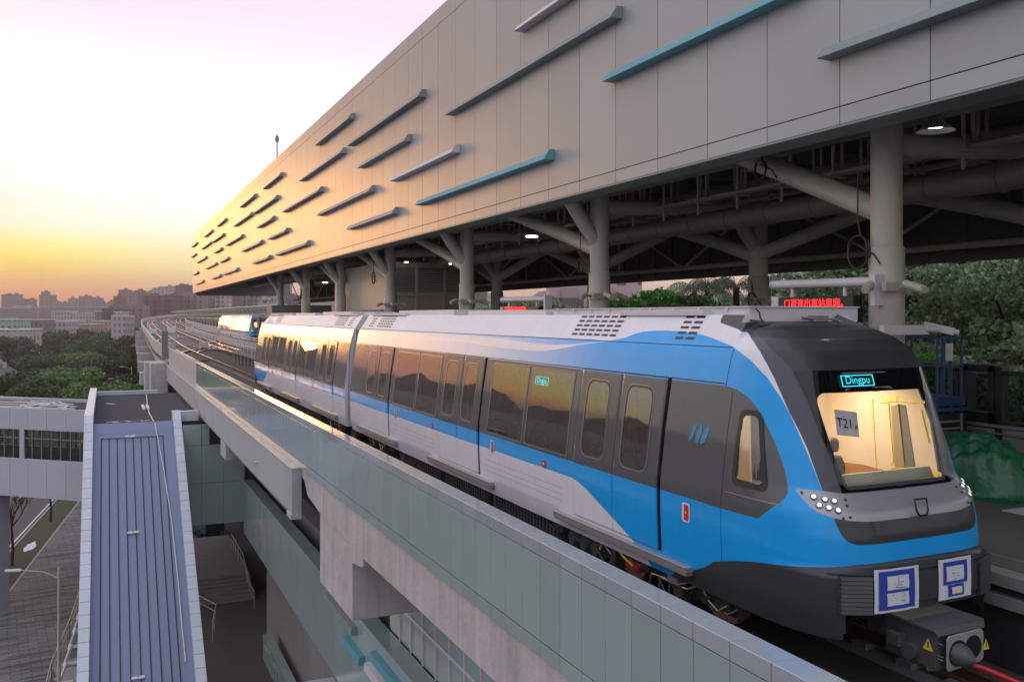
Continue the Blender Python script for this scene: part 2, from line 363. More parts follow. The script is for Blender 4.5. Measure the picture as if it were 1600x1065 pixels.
LIV = {   # livery outlines in the (p, z) chart of the body side; later ones are painted over earlier ones
 'blue': [(30,1.60),(30,1.33),(11.36,1.33),(11.23,1.319),(10.99,1.257),(10.70,1.147),(10.28,.99),(9.89,.845),(9.49,.61),(9.2,.3),(3,.3),(3,1.9),(6.672,1.9),(6.894,2.294),(7.127,2.662),
          (7.269,2.848),(7.453,3.035),(7.737,3.212),(8.1,3.345),(8.6,3.44),(8.95,3.485),(9.27,3.502),(9.6,3.508),(9.87,3.501),(10.1,3.485),(10.3,3.45),(10.53,3.38),(10.80,3.32),(11.03,3.30),(10.85,3.2),(10.4,2.9),(10.4,1.6)],
 'bluetop': [(10.5,3.39),(10.9,3.335),(11.3,3.295),(11.72,3.25),(12.07,3.202),(12.4,3.165),(12.75,3.135),(13.1,3.12),(13.52,3.116),(14.2,3.122),(15.06,3.141),(16.46,3.181),(19,3.22),(30,3.25),(30,2.9),(10.2,2.9),(10.2,3.39)],
 'bluetop2': [(10.9,3.345),(11.07,3.324),(11.72,3.276),(12.44,3.238),(13.0,3.24),(13.6,3.257),(15,3.29),(16.57,3.303),(19,3.32),(30,3.34),(30,3.35),(10.9,3.35)],
 'grey': [(30,2.93),(8.1,2.905),(7.97,2.897),(7.85,2.874),(7.71,2.825),(7.59,2.76),(7.46,2.65),(7.35,2.517),(7.25,2.39),(7.155,2.235),(7.10,2.13),(7.063,2.034),(7.03,1.95),(7.015,1.89),(7.03,1.83),(7.08,1.78),(7.34,1.575),(7.94,1.562),(30,1.60)],
 'skirt': [(9.35,.3),(8.85,.62),(8.5,.73),(8.28,.813),(8.1,.93),(7.75,1.03),(7.42,1.103),(7.0,1.165),(6.67,1.212),(6.27,1.25),(3,1.272),(3,.3)],
 'grille': [(3,1.665),(6.15,1.67),(6.515,1.70),(6.47,1.60),(6.42,1.522),(6.36,1.47),(6.28,1.441),(6.1,1.434),(3,1.43)],
 'silver': [(6.975,1.944),(6.90,1.885),(6.767,1.788),(6.65,1.735),(6.515,1.696),(6.35,1.668),(6.153,1.65),(3,1.632),(3,1.895),(6.444,1.90),(6.677,1.929)],
 'pillar': [(3,1.89),(6.672,1.90),(6.79,2.12),(6.90,2.335),(7.03,2.53),(7.154,2.703),(7.27,2.885),(7.378,3.039),(7.50,3.18),(7.652,3.316),(7.83,3.41),(7.99,3.479),(8.2,3.545),(8.6,3.62),(8.6,3.9),(3,3.9)],
 'visor': [(3,3.125),(7.20,3.12),(7.255,3.165),(7.33,3.225),(7.45,3.30),(7.7,3.43),(8.0,3.53),(8.6,3.62),(8.6,3.9),(3,3.9)],
}
def sdist(P, poly):
    "signed distance (inside > 0) of points P (n,2) to a polygon, numpy"
    P = np.asarray(P); A = np.array(poly); B = np.roll(A, -1, 0); d = np.full(len(P), 1e9); ins = np.zeros(len(P), bool)
    for a, b in zip(A, B):
        ab = b-a; t = np.clip(((P-a)@ab)/max(ab@ab, 1e-12), 0, 1); d = np.minimum(d, np.linalg.norm(P-a-t[:, None]*ab, axis=1))
        c = (a[1] > P[:, 1]) != (b[1] > P[:, 1])
        with np.errstate(divide='ignore', invalid='ignore'): xs = (b[0]-a[0])*(P[:, 1]-a[1])/(b[1]-a[1])+a[0]
        ins ^= c & (P[:, 0] < xs)
    return np.where(ins, d, -d)
def livery():
    m = bpy.data.materials.new('train_livery'); m.use_nodes = True; nt = m.node_tree; b = nt.nodes['Principled BSDF']
    def att(n):
        a = nt.nodes.new('ShaderNodeAttribute'); a.attribute_name = n; return a.outputs['Fac']
    def step(n, w=.003): return mth(nt, 'MULTIPLY_ADD', att('sd_'+n), .5/w, .5, clamp=True)
    BL = (.0, .30, .72); col = (.66, .63, .68)
    tcn = nt.nodes.new('ShaderNodeTexCoord'); nz = nt.nodes.new('ShaderNodeTexNoise'); nz.inputs['Scale'].default_value = 1.5; nz.inputs['Detail'].default_value = 7; nt.links.new(tcn.outputs['Object'], nz.inputs[0])
    cur = mixc(nt, step('blue'), col, BL)
    fade = mth(nt, 'DIVIDE', mth(nt, 'SUBTRACT', 19.5, att('pp')), 8.5, clamp=True)
    fade = mth(nt, 'SMOOTH_MAX', fade, 0.0, .05)
    fs = mth(nt, 'MULTIPLY', mth(nt, 'MAXIMUM', step('bluetop'), step('bluetop2')), fade, clamp=True)
    cur = mixc(nt, fs, cur, mixc(nt, fade, (.50,.60,.72), BL))
    cur = mixc(nt, step('grey'), cur, (.085, .085, .09))
    cur = mixc(nt, step('skirt'), cur, (.040, .042, .048))
    cur = mixc(nt, step('grille'), cur, (.028, .028, .032))
    cur = mixc(nt, step('pillar'), cur, (.060, .062, .078))
    cur = mixc(nt, step('visor'), cur, (.030, .032, .036))
    cur = mixc(nt, step('silver'), cur, (.33, .33, .35))
    v = nt.nodes.new('ShaderNodeVectorMath'); v.operation = 'SCALE'; nt.links.new(cur, v.inputs[0]); mps = nt.nodes.new('ShaderNodeMapping'); mps.inputs['Scale'].default_value = (1, 3, .15); nt.links.new(tcn.outputs['Object'], mps.inputs[0])
    nzs = nt.nodes.new('ShaderNodeTexNoise'); nzs.inputs['Scale'].default_value = 4; nzs.inputs['Detail'].default_value = 8; nt.links.new(mps.outputs[0], nzs.inputs[0])
    nt.links.new(mth(nt, 'MULTIPLY_ADD', nzs.outputs[0], .16, mth(nt, 'MULTIPLY_ADD', nz.outputs[0], .14, .85)), v.inputs['Scale'])
    nt.links.new(v.outputs[0], b.inputs['Base Color'])
    rough = mixc(nt, step('grey'), (.42,)*3, (.10,)*3)
    rough = mixc(nt, mth(nt, 'MAXIMUM', step('skirt'), step('visor')), rough, (.42,)*3)
    nt.links.new(rough, b.inputs['Roughness'])
    nt.links.new(mixc(nt, step('silver'), (0,)*3, (.45,)*3), b.inputs['Metallic'])
    b.inputs['Coat Weight'].default_value = .28; b.inputs['Coat Roughness'].default_value = .12
    b.inputs['IOR'].default_value = 1.45; b.inputs['Specular IOR Level'].default_value = .38
    # faint orange-peel and long shallow pressings
    return m
M['livery'] = livery()
DOORS = [(22.88, 20.63), (17.14, 14.93), (11.36, 9.12)]      # rear and front edge of the three door openings
DZ0, DZ1 = .80, 2.93
WINS = [(20.28, 18.74), (18.60, 17.30), (14.55, 13.14), (13.00, 11.58)]   # body windows (rear y, front y)
def door_windows():
    o = []
    for a, b in DOORS:
        mdl = (a+b)/2
        o += [(mdl+.33+.25, mdl+.33-.22), (mdl-.33+.22, mdl-.33-.25)]
    return o
holes = [(b, a, 1.63, 2.84) for a, b in WINS]
mk = {}
def grid_mesh(ps, zs, side, keep, name, nose, f=1):
    "surface patch over the chart; side -1 = the side towards -X; f flips the car end for end (handled by caller)"
    vs, fs, ch = [], [], []
    idx = {}
    for j, z in enumerate(zs):
        for i, p in enumerate(ps):
            v = SP(p, z, nose); vs.append((v.x*-side if side > 0 else v.x, v.y, v.z)); ch.append((p, z))
    n = len(ps)
    for j in range(len(zs)-1):
        for i in range(n-1):
            pm, zm = (ps[i]+ps[i+1])/2, (zs[j]+zs[j+1])/2
            if keep(pm, zm): fs.append((j*n+i, j*n+i+1, (j+1)*n+i+1, (j+1)*n+i))
    return vs, fs, ch
def frange(a, b, n): return [a+(b-a)*i/n for i in range(n+1)]
ZB = sorted(set([round(z, 4) for z in frange(.53, 3.33, 75)]+[1.60, 2.93, 2.90]+[round(3.33+.38*i/14, 4) for i in range(15)]))
ZN = sorted(set([round(z, 4) for z in frange(.53, 3.33, 90)]+[round(3.33+.29*i/16, 4) for i in range(17)]))
REAR = 24.35
DWs = door_windows()
WSH = [(3,3.06),(7.10,3.06),(6.93,2.80),(6.74,2.48),(6.55,2.17),(6.42,1.96),(3,1.96)]      # hole behind the windscreen
CABW = [(7.72,2.62),(7.50,2.62),(7.40,2.45),(7.32,2.0),(7.36,1.93),(7.70,1.93)]
def make_body(sgn):
    "car body shell: both sides, nose, roof; returns list of (verts, faces, chart)"
    import bisect
    V, F, CH = [], [], []
    def add(t, flip=False):
        b = len(V); V.extend(t[0]); F.extend([tuple(b+i for i in f) for f in t[1]]); CH.extend(t[2])
    ys = frange(YE, REAR, 210)
    def keepB(p, z):
        if z > 3.34 and p < 8.2: return False
        for a, b, c, d in holes:
            if a+.03 < p < b-.03 and c+.03 < z < d-.03: return False
        for a, b in DOORS:       # door openings are filled by the door leaves
            if b < p < a and DZ0 < z < DZ1-.0: return False
        return True
    # insert exact door edges
    ys = sorted(set([8.2]+[round(y, 4) for y in ys]+[d for ab in DOORS for d in ab]))
    zb = sorted(set(ZB+[DZ0, DZ1]))
    for side in (-1, 1): add(grid_mesh(ys, zb, side, keepB, '', False))
    wsh = WSH
    def inpoly(p, z, poly): return sdist([(p, z)], poly)[0] > 0
    # nose: p positions vary with z so the grid always ends on the centre line
    nI = 110
    for side in (-1, 1):
        vs, fs, ch = [], [], []
        for z in ZN:
            Lz = arc_table(z)[-1][0]
            for i in range(nI+1):
                p = YE-Lz*i/nI; v = SP(p, z); vs.append((v.x if side < 0 else -v.x, v.y, z)); ch.append((p if i < nI else YE-Lz, z))
        n = nI+1
        cen = [((ch[j*n+i][0]+ch[(j+1)*n+i+1][0])/2, (ZN[j]+ZN[j+1])/2) for j in range(len(ZN)-1) for i in range(nI)]
        k1 = sdist(cen, wsh) > 0; k2 = sdist(cen, CABW) > 0
        k = 0
        for j in range(len(ZN)-1):
            for i in range(nI):
                # skirt legs: open below the bumper in the middle
                x = abs(vs[j*n+i][0]); low = ZN[j+1] < .80 and x < 1.0 and ch[j*n+i][0] < YE-.3
                if not (k1[k] or k2[k] or low): fs.append((j*n+i, j*n+i+1, (j+1)*n+i+1, (j+1)*n+i))
                k += 1
        add((vs, fs, ch))
    # crown of the nose: strips across from side to side at the top
    z = ZN[-1]; Lz = arc_table(z)[-1][0]; Lp = [SP(YE-Lz*i/nI, z) for i in range(nI+1)]
    b = len(V)
    for q in Lp: V.append((q.x, q.y, q.z)); CH.append((5, 3.7))
    for q in Lp: V.append((0, q.y, 3.635)); CH.append((5, 3.7))
    for q in Lp: V.append((-q.x, q.y, q.z)); CH.append((5, 3.7))
    n = nI+1
    for i in range(nI):
        F.append((b+i, b+i+1, b+n+i+1, b+n+i)); F.append((b+n+i, b+n+i+1, b+2*n+i+1, b+2*n+i))
    # nose roof behind the dome: joins the dome to the fairing
    zt = [z for z in ZN if z >= 3.33]
    vs, fs, ch = [], [], []
    prof = [SP(YE, z) for z in zt]; prof = [(q.x, q.z) for q in prof]+[(0, 3.635)]+[(-q.x, q.z) for q in reversed(prof)]
    for y in (YE, 8.15, 8.2):
        for x, z in prof: vs.append((x, y, z)); ch.append((y, z))
    n = len(prof)
    for j in range(2):
        for i in range(n-1): fs.append((j*n+i, j*n+i+1, (j+1)*n+i+1, (j+1)*n+i))
    add((vs, fs, ch))
    # flat roof between the fairings, rear end wall, fairing front faces
    def quad(pts, c=(20, 3.6)):
        b = len(V); V.extend(pts); CH.extend([c]*len(pts)); F.append(tuple(range(b, b+len(pts))))
    for sg in (-1, 1): quad([(sg*.80, 8.195, 3.71), (sg*1.03, 8.195, 3.36), (sg*1.05, 8.195, 3.335), (sg*.93, 8.195, 3.44), (sg*.79, 8.195, 3.54), (sg*.60, 8.195, 3.58), (sg*.60, 8.195, 3.71)])
    for y0, y1 in ((8.3, 12), (12, 18), (18, REAR)):
        quad([(-.80, y0, 3.71), (.80, y0, 3.71), (.80, y1, 3.71), (-.80, y1, 3.71)])
    pr = [(-lerp(BT, z), z) for z in ZB]; ring = pr+[(-x, z) for x, z in reversed(pr)]
    quad([(x, REAR, z) for x, z in ring])
    return V, F, CH
BV, BF, BC = make_body(1)
def body_mesh(flip):
    V = [(XC+x, y, z) for x, y, z in BV]
    if flip: V = [(x, 2*REAR+.62-y, z) for x, y, z in V]
    me = bpy.data.meshes.new('car_body'); me.from_pydata(V, [], [f[::-1] if flip else f for f in BF]); me.materials.append(M['livery'])
    me.polygons.foreach_set('use_smooth', [True]*len(BF))
    ch = np.array(BC)
    for n, poly in LIV.items():
        a = me.attributes.new('sd_'+n, 'FLOAT', 'POINT'); a.data.foreach_set('value', sdist(ch, poly).astype(np.float32))
    a = me.attributes.new('pp', 'FLOAT', 'POINT'); a.data.foreach_set('value', ch[:, 0].astype(np.float32))
    me.update(); return me
FL = lambda y, flip: (2*REAR+.62-y) if flip else y
def rounded_rows(p0, p1, z0, z1, r, nz=10):
    "rows (z, left, right) of a rounded rectangle"
    rows = []
    k = 6
    for i in range(k+1):
        a = math.pi/2*i/k; dz = r*(1-math.cos(a)); dx = r*(1-math.sin(a)); rows.append((z0+dz, p0+dx, p1-dx))
    for i in range(1, nz): rows.append((z0+r+(z1-z0-2*r)*i/nz, p0, p1))
    for i in range(k+1):
        a = math.pi/2*(1-i/k); dz = r*(1-math.cos(a)); dx = r*(1-math.sin(a)); rows.append((z1-dz, p0+dx, p1-dx))
    return rows
def patch(mb, rows, off, side, flip, m=0, nx=1):
    "surface-following patch; rows = (z, p_front, p_rear)"
    vs = []
    for z, a, b in rows:
        for i in range(nx+1):
            q = SPo(a+(b-a)*i/nx, z, off); vs.append((XC+(q.x if side < 0 else -q.x), FL(q.y, flip), z+(q.z-z)))
    n = nx+1
    mb.raw(vs, [(j*n+i, j*n+i+1, (j+1)*n+i+1, (j+1)*n+i) for j in range(len(rows)-1) for i in range(nx)], m, True)
def ring_patch(mb, outer, inner, off, side, flip, m=0):
    "frame between two rounded outlines having the same row count"
    def outline(rows): return [(r[1], r[0]) for r in rows]+[(r[2], r[0]) for r in reversed(rows)]
    A, B = outline(outer), outline(inner); vs = []
    for p, z in A+B:
        q = SPo(p, z, off); vs.append((XC+(q.x if side < 0 else -q.x), FL(q.y, flip), q.z))
    n = len(A); mb.raw(vs, [(i, (i+1) % n, n+(i+1) % n, n+i) for i in range(n)], m, True)

def liv_patch(name, parent, ps, zs, off, side, flip, hole=None):
    "a leaf of the body surface with the livery running across it"
    vs, ch, fs = [], [], []
    for z in zs:
        for p in ps:
            q = SPo(p, z, off); vs.append((XC+(q.x if side < 0 else -q.x), FL(q.y, flip), q.z)); ch.append((p, z))
    n = len(ps)
    for j in range(len(zs)-1):
        for i in range(n-1):
            pm, zm = (ps[i]+ps[i+1])/2, (zs[j]+zs[j+1])/2
            if hole and hole[0]+.03 < pm < hole[1]-.03 and hole[2]+.03 < zm < hole[3]-.03: continue
            fs.append((j*n+i, j*n+i+1, (j+1)*n+i+1, (j+1)*n+i))
    me = bpy.data.meshes.new(name); me.from_pydata(vs, [], fs); me.materials.append(M['livery']); me.polygons.foreach_set('use_smooth', [True]*len(fs))
    c = np.array(ch)
    for nme, poly in LIV.items():
        a = me.attributes.new('sd_'+nme, 'FLOAT', 'POINT'); a.data.foreach_set('value', sdist(c, poly).astype(np.float32))
    a = me.attributes.new('pp', 'FLOAT', 'POINT'); a.data.foreach_set('value', c[:, 0].astype(np.float32))
    o = bpy.data.objects.new(name, me); C.objects.link(o); o.parent = parent; return o

def build_car(T, flip, cab_lit):
    body = bpy.data.objects.new('car_body', body_mesh(flip)); C.objects.link(body); body.parent = T
    F = lambda y: FL(y, flip)
    for side in (-1, 1):
        X = lambda x: XC+(x if side < 0 else -x)      # x given for the left side (negative)
        # doors
        for a, b in DOORS:
            mid = (a+b)/2
            for k, (p0, p1) in enumerate(((b+.075, mid-.008), (mid+.008, a-.012))):
                wc = p0+.56 if k == 0 else p1-.54
                h = (wc-.29, wc+.29, 1.745, 2.76)
                ps = sorted(set([p0, p1, h[0]+.04, h[1]-.04]+frange(p0, p1, 24))); zs = sorted(set([z for z in ZB if DZ0+.01 < z < DZ1-.015]+[DZ0+.012, DZ1-.012]))
                d = liv_patch('door', T, ps, zs, .0, side, flip, h)
                so_ = d.modifiers.new('s', 'SOLIDIFY'); so_.thickness = .03; so_.offset = 0
                mb = MB(); ro, ri = rounded_rows(h[0]-.028, h[1]+.028, h[2]-.028, h[3]+.028, .15), rounded_rows(h[0], h[1], h[2], h[3], .13)
                ring_patch(mb, ro, ri, .020, side, flip, 0)
                ring_patch(mb, rounded_rows(h[0]-.045, h[1]+.045, h[2]-.045, h[3]+.045, .165), ro, .019, side, flip, 1)
                mb.build('window_frame', [M['black'], M['silver']], d)
                mb = MB(); patch(mb, rounded_rows(h[0]-.006, h[1]+.006, h[2]-.006, h[3]+.006, .13), .017, side, flip); mb.build('window_pane', M['winglass'], d)
            # dark pocket around the door and black gap on its near edge
            mb = MB()
            patch(mb, [(z, b-.0, b+.07) for z in frange(DZ0-.0, DZ1, 24)], -.045, side, flip)
            mb.build('door_gap', M['black'], T)
            # sill step, a fat aluminium strip hung below the doors
            mb = MB(); w = 1.345; y0, y1 = F(b-.62), F(a+.50)
            mb.box(X(-w-.075), X(-w+.04), y0, y1, .70, .76); mb.box(X(-w-.06), X(-w+.04), y0+.02*(-1 if flip else 1), y1, .655, .695)
            mb.box(X(-w-.085), X(-w-.07), y0, y1, .748, .772)
            mb.build('door_step', M['metal_step'], T, bevel=.006)
        # body windows, flush dark glazing
        for (a, b) in WINS:
            d = MB(); patch(d, rounded_rows(b-.01, a+.01, 1.625, 2.845, .03), .004, side, flip); d.build('window', M['winglass'], T)
            mb = MB(); ring_patch(mb, rounded_rows(b-.035, a+.035, 1.60, 2.87, .04), rounded_rows(b, a, 1.64, 2.83, .03), .006, side, flip); mb.build('window_frame', M['gaskets'], T)
        # cab side window
        mb = MB()
        def rw(e, r): 
            rows = rounded_rows(0, 1, 1.86-e, 2.68+e, r, 8); o2 = []
            for z, l, rr in rows:
                t = (z-1.86)/.82; fr = 7.24+.20*t-e; re = 7.79-.03*t+e; cut = (l)*1.0
                o2.append((z, fr+cut*.9, re-(1-rr)*.9))
            return o2
        patch(mb, rw(-.045, .06), .006, side, flip, 0, 6); mb.build('window', M['winglass'], T)
        mb = MB(); ring_patch(mb, rw(0, .10), rw(-.06, .07), .010, side, flip, 0); mb.build('window_frame', M['black'], T)
        # grooves / pressings
        for p0, p1 in ((11.7, 14.7), (17.4, 20.4), (23.0, 24.2)):
            mb = MB()
            for z in (1.12, 1.02, .93): patch(mb, [(z-.004, p0, p1), (z+.004, p0, p1)], .003, side, flip)
            mb.build('pressed_line', M['groove'], T)
        mb = MB()
        patch(mb, [(3.332, YE, REAR-.02), (3.342, YE, REAR-.02)], .003, side, flip, 0, 40)
        patch(mb, [(2.925, YE, REAR-.02), (2.938, YE, REAR-.02)], .004, side, flip, 0, 40)
        for pz in (7.94, ): patch(mb, [(z, pz+(.13 if z > 2.9 else .0)+ .0*z-.004, pz+(.13 if z > 2.9 else .0)+.004) for z in frange(.95, 3.32, 40)], .003, side, flip)
        for a, b in DOORS:
            patch(mb, [(z, a-.008, a+.006) for z in frange(.8, 2.93, 30)], .003, side, flip)
        mb.build('seam', M['black'], T)
        # louvres in the roof fairing
        mb = MB()
        def slats(p0, n, rows, w=.17, g=.055, sh=.075, sgn=1):
            for r_ in range(rows):
                z = 3.405+r_*.066
                for k in range(n):
                    p = p0+k*(w+g)-r_*sh*0
                    patch(mb, [(z, p, p+w), (z+.030, p, p+w)], .004, side, flip)
        for a_ in ((8.92, 2, 5), (10.75, 6, 5), (21.6, 6, 5), (23.3, 2, 4)): mb = MB(); slats(*a_); mb.build('louvre', M['black'], T)
        # roof edge fascia with equipment cover
        mb = MB(); mb.box(X(-.84), X(-.70), F(8.95), F(10.9), 3.70, 3.775); mb.box(X(-.84), X(-.72), F(20.9), F(23.9), 3.705, 3.75); mb.build('roof_trim', M['whitedull'], T, bevel=.006)
        # tread bar / little line under the cab window
        mb = MB(); patch(mb, [(1.757, 7.06, 7.88), (1.772, 7.05, 7.88)], .008, side, flip, 0, 14); mb.build('trim_line', M['silver'], T)
        # red emergency door releases: recessed pale surround with a red plate
        for p in (8.585, 14.33, 20.05):
            mb = MB(); patch(mb, rounded_rows(p-.075, p+.075, 1.275, 1.50, .03), .005, side, flip); o = mb.build('release_surround', M['white'], T)
            mb = MB(); patch(mb, rounded_rows(p-.052, p+.035, 1.295, 1.48, .015), .009, side, flip); mb.build('release_plate', M['red'], o)
            mb = MB(); patch(mb, rounded_rows(p-.012, p+.012, 1.375, 1.40, .01), .012, side, flip); mb.build('release_knob', M['white'], o)
        for p in (12.29, 17.5):
            mb = MB(); q = SPo(p, 1.395, .006); mb.tube([(XC+(q.x+.004 if side < 0 else -q.x-.004), F(p), 1.395), (XC+(q.x-.006 if side < 0 else -q.x+.006), F(p), 1.395)], .062, 20); o = mb.build('round_plate', M['red'], T)
            mb = MB(); mb.tube([(XC+(q.x-.004 if side < 0 else -q.x+.004), F(p), 1.40), (XC+(q.x-.010 if side < 0 else -q.x+.010), F(p), 1.40)], .018, 12); mb.build('knob', M['white'], o)
        # roof-mast arm mirror on the cab edge
    # roof equipment boxes
    mb = MB(); y0, y1 = F(8.22), F(13.2)
    mb.box(XC-.72, XC+.98, y0, y1, 3.62, 3.80); mb.box(XC-.74, XC+1.0, F(8.20), y1, 3.795, 3.812)
    for yy in frange(8.6, 13, 8): mb.box(XC-.745, XC-.71, F(yy), F(yy)+.03, 3.75, 3.80)
    mb.build('roof_unit', M['whitedull'], T, bevel=.008)
    mb = MB(); mb.box(XC-.66, XC+.9, F(13.6), F(17.2), 3.70, 3.80); mb.box(XC-.60, XC+.8, F(18.2), F(22.2), 3.70, 3.83); mb.box(XC-.3, XC+.5, F(22.6), F(23.7), 3.70, 3.78)
    mb.build('roof_unit', M['whitedull'], T, bevel=.01)
    mb = MB(); mb.tube([(XC-.66, F(8.18), 3.78), (XC-.66, F(8.12), 3.74), (XC-.63, F(8.14), 3.68), (XC-.64, F(8.08), 3.62)], .010, 6); mb.build('roof_cable', M['black'], T)
    mb = MB(); mb.raw([(XC-.76, F(8.16), 3.58), (XC-.55, F(8.16), 3.58), (XC-.60, F(7.98), 3.60), (XC-.76, F(8.16), 3.66), (XC-.55, F(8.16), 3.64)], [(0,1,2), (0,3,4,1), (0,2,3), (1,4,2), (3,2,4)]); mb.build('antenna', M['darkpaint'], T)
    mb = MB(); mb.box(XC+.1, XC+.3, F(8.14), F(8.02), 3.63, 3.70); mb.tube([(XC+.3, F(8.08), 3.66), (XC+.42, F(8.05), 3.66), (XC+.5, F(8.0), 3.62)], .012, 6); mb.tube([(XC-.05, F(8.08), 3.675), (XC+.1, F(8.08), 3.665)], .018, 8); mb.build('horn', M['steel_dark'], T)
    mb = MB(); mb.raw([(XC+.5, F(8.2), 3.60), (XC+1.0, F(8.2), 3.45), (XC+.98, F(7.85), 3.47), (XC+.72, F(7.85), 3.57), (XC+.62, F(8.2), 3.72)], [(0,1,4), (0,4,3), (4,1,2,3), (0,3,2,1)]); mb.build('roof_fairing', M['darkpaint'], T)
    # windscreen: black border printed round a clear pane (one curved sheet)
    n = 46; zs = frange(1.905, 3.118, 40); vs, ch, fs = [], [], []
    def edge(z):
        t = [(1.89,6.471),(2.211,6.624),(2.52,6.813),(2.834,6.993),(3.12,7.205)]; return lerp(t, z)
    cl = MB(); bd = MB()
    for sd_ in (-1, 1):
        vs, ch = [], []
        for z in zs:
            Lz = arc_table(round(z, 4))[-1][0]; c0 = YE-Lz; e = edge(z)
            for i in range(n+1):
                p = c0+(e-c0)*i/n; q = SPo(p, z, .008) if i > 2 else SP(p, z)+Vector((0, -.008, 0)); q.x = 0 if i == 0 else q.x
                vs.append((XC+(q.x if sd_ < 0 else -q.x), F(q.y), q.z)); ch.append((abs(q.x), z))
        fs = [(j*(n+1)+i, j*(n+1)+i+1, (j+1)*(n+1)+i+1, (j+1)*(n+1)+i) for j in range(len(zs)-1) for i in range(n)]
        cl.raw(vs, fs, 0, True); mk.setdefault('wsc', []).extend(ch) if sd_ == -1 else mk['wsc'].extend(ch)
    ws = cl.build('windscreen', M['windscreen'], T, norm=False)
    a = ws.data.attributes.new('sd_clear', 'FLOAT', 'POINT')
    a.data.foreach_set('value', sdist(np.array(mk.pop('wsc')), [(-1,1.925),(.69,1.925),(.715,1.935),(.73,1.96),(.765,2.3),(.795,2.6),(.808,2.79),(.80,2.83),(.775,2.86),(.73,2.885),(-1,2.885)]).astype(np.float32))
    # wiper / door line under the visor
    mb = MB(); mb.tube([(XC-.86, F(7.20), 3.075), (XC-.4, F(7.085), 3.085), (XC+.1, F(7.07), 3.085), (XC+.86, F(7.20), 3.075)], .008, 6); mb.build('visor_trim', M['silver'], T)
    # head lamps
    for sd_ in (-1, 1):
        for (p, z) in ((6.755,1.873),(6.642,1.854),(6.546,1.84),(6.678,1.803),(6.581,1.783),(6.485,1.763)):
            q = SPo(p, z, .004); q2 = SPo(p, z, .016); x = lambda v: XC+(v.x if sd_ < 0 else -v.x)
            mb = MB(); mb.tube([(x(q), F(q.y), q.z), (x(q2), F(q2.y), q2.z)], [.036, .030], 14); o = mb.build('headlight', M['silver'], T)
            q3 = SPo(p, z, .021); mb = MB(); mb.tube([(x(q2), F(q2.y), q2.z), (x(q3), F(q3.y), q3.z)], [.024, .016], 12); mb.build('lens', M['headled'] if not flip else M['taillamp'], o)
        for (p, z) in ((6.88, 1.905), (6.43, 1.85), (6.40, 1.80), (6.42, 1.69), (6.35, 1.70)):
            q = SPo(p, z, .004); q2 = SPo(p, z, .008); mb = MB(); mb.tube([((XC+(q.x if sd_ < 0 else -q.x)), F(q.y), q.z), ((XC+(q2.x if sd_ < 0 else -q2.x)), F(q2.y), q2.z)], .014, 10); mb.build('bolt_hole', M['black'], T)
    # hatch (dark shield outline) in the mask
    mb = MB(); y = F(6.475)
    pts = [(-.085, 1.825), (.085, 1.825), (.080, 1.71), (.05, 1.665), (-.05, 1.665), (-.080, 1.71)]
    P3 = [(XC+a+.03, F(6.44+.035*(z-1.66)/.16+ .0), z) for a, z in pts]
    mb.tube(P3+[P3[0], P3[1]], .011, 6); mb.build('hatch_frame', M['black'], T)
    # bumper: ribbed pads and middle plate on the anticlimber
    def bshape(x): return F(lerp(YT, 1.0)+(YE-lerp(YT, 1.0))*(1-(1-(abs(x)/1.34)**NE)**(1/NE))-.012)
    mb = MB()
    for x0, x1 in ((-1.06, -.79), (.70, 1.05)):
        for k in range(9):
            z0 = .80+k*.041; mb.raw([(XC+x0, bshape(x0), z0), (XC+x1, bshape(x1), z0), (XC+x1, bshape(x1)+(.05 if flip else -.05), z0), (XC+x0, bshape(x0)+(.05 if flip else -.05), z0)]+
                [(XC+x0, bshape(x0), z0+.034), (XC+x1, bshape(x1), z0+.034), (XC+x1, bshape(x1)+(.04 if flip else -.04), z0+.034), (XC+x0, bshape(x0)+(.04 if flip else -.04), z0+.034)],
                [(0,1,2,3), (4,7,6,5), (0,4,5,1), (1,5,6,2), (2,6,7,3), (3,7,4,0)])
    for x0, x1 in ((-.68, .68),):
        xs = frange(x0, x1, 12)
        for a, b in zip(xs, xs[1:]):
            yo = .014*(1 if flip else -1)
            mb.face([(XC+a, bshape(a)+yo, .86), (XC+b, bshape(b)+yo, .86), (XC+b, bshape(b)+yo, 1.15), (XC+a, bshape(a)+yo, 1.15)])
    mb.build('bumper', M['darkpaint'], T)
    # top ledge of the bumper (the blue nose sits back from it)
    mb = MB(); xs = frange(-1.12, 1.12, 30)
    for a, b in zip(xs, xs[1:]):
        ya = F(lerp(YT, 1.22)+.03+(YE-lerp(YT, 1.22))*(1-(1-(abs(a)/1.34)**NE)**(1/NE))); yb = F(lerp(YT, 1.22)+.03+(YE-lerp(YT, 1.22))*(1-(1-(abs(b)/1.34)**NE)**(1/NE)))
        mb.face([(XC+a, bshape(a), 1.175), (XC+b, bshape(b), 1.175), (XC+b, yb, 1.185), (XC+a, ya, 1.185)])
    mb.build('bumper_ledge', M['darkpaint'], T)
    # coupler
    mb = MB(); s_ = -1 if flip else 1
    mb.box(XC-.30, XC+.26, F(6.02), F(6.62), .29, .66, 0); mb.box(XC-.38, XC+.34, F(5.99), F(6.62), .68, .71, 0)
    mb.face([(XC-.38, F(5.99), .70), (XC+.34, F(5.99), .70), (XC+.30, F(5.955), .64), (XC-.34, F(5.955), .64)], 0)
    mb.tube([(XC, F(6.5), .48), (XC, F(7.6), .48)], .11, 12, 0); mb.box(XC-.14, XC+.14, F(6.6), F(7.0), .36, .6, 0)
    mb.tube([(XC-.36, F(6.3), .40), (XC-.30, F(6.3), .40)], .09, 12, 0); mb.box(XC-.42, XC-.30, F(6.35), F(6.5), .42, .55, 0)
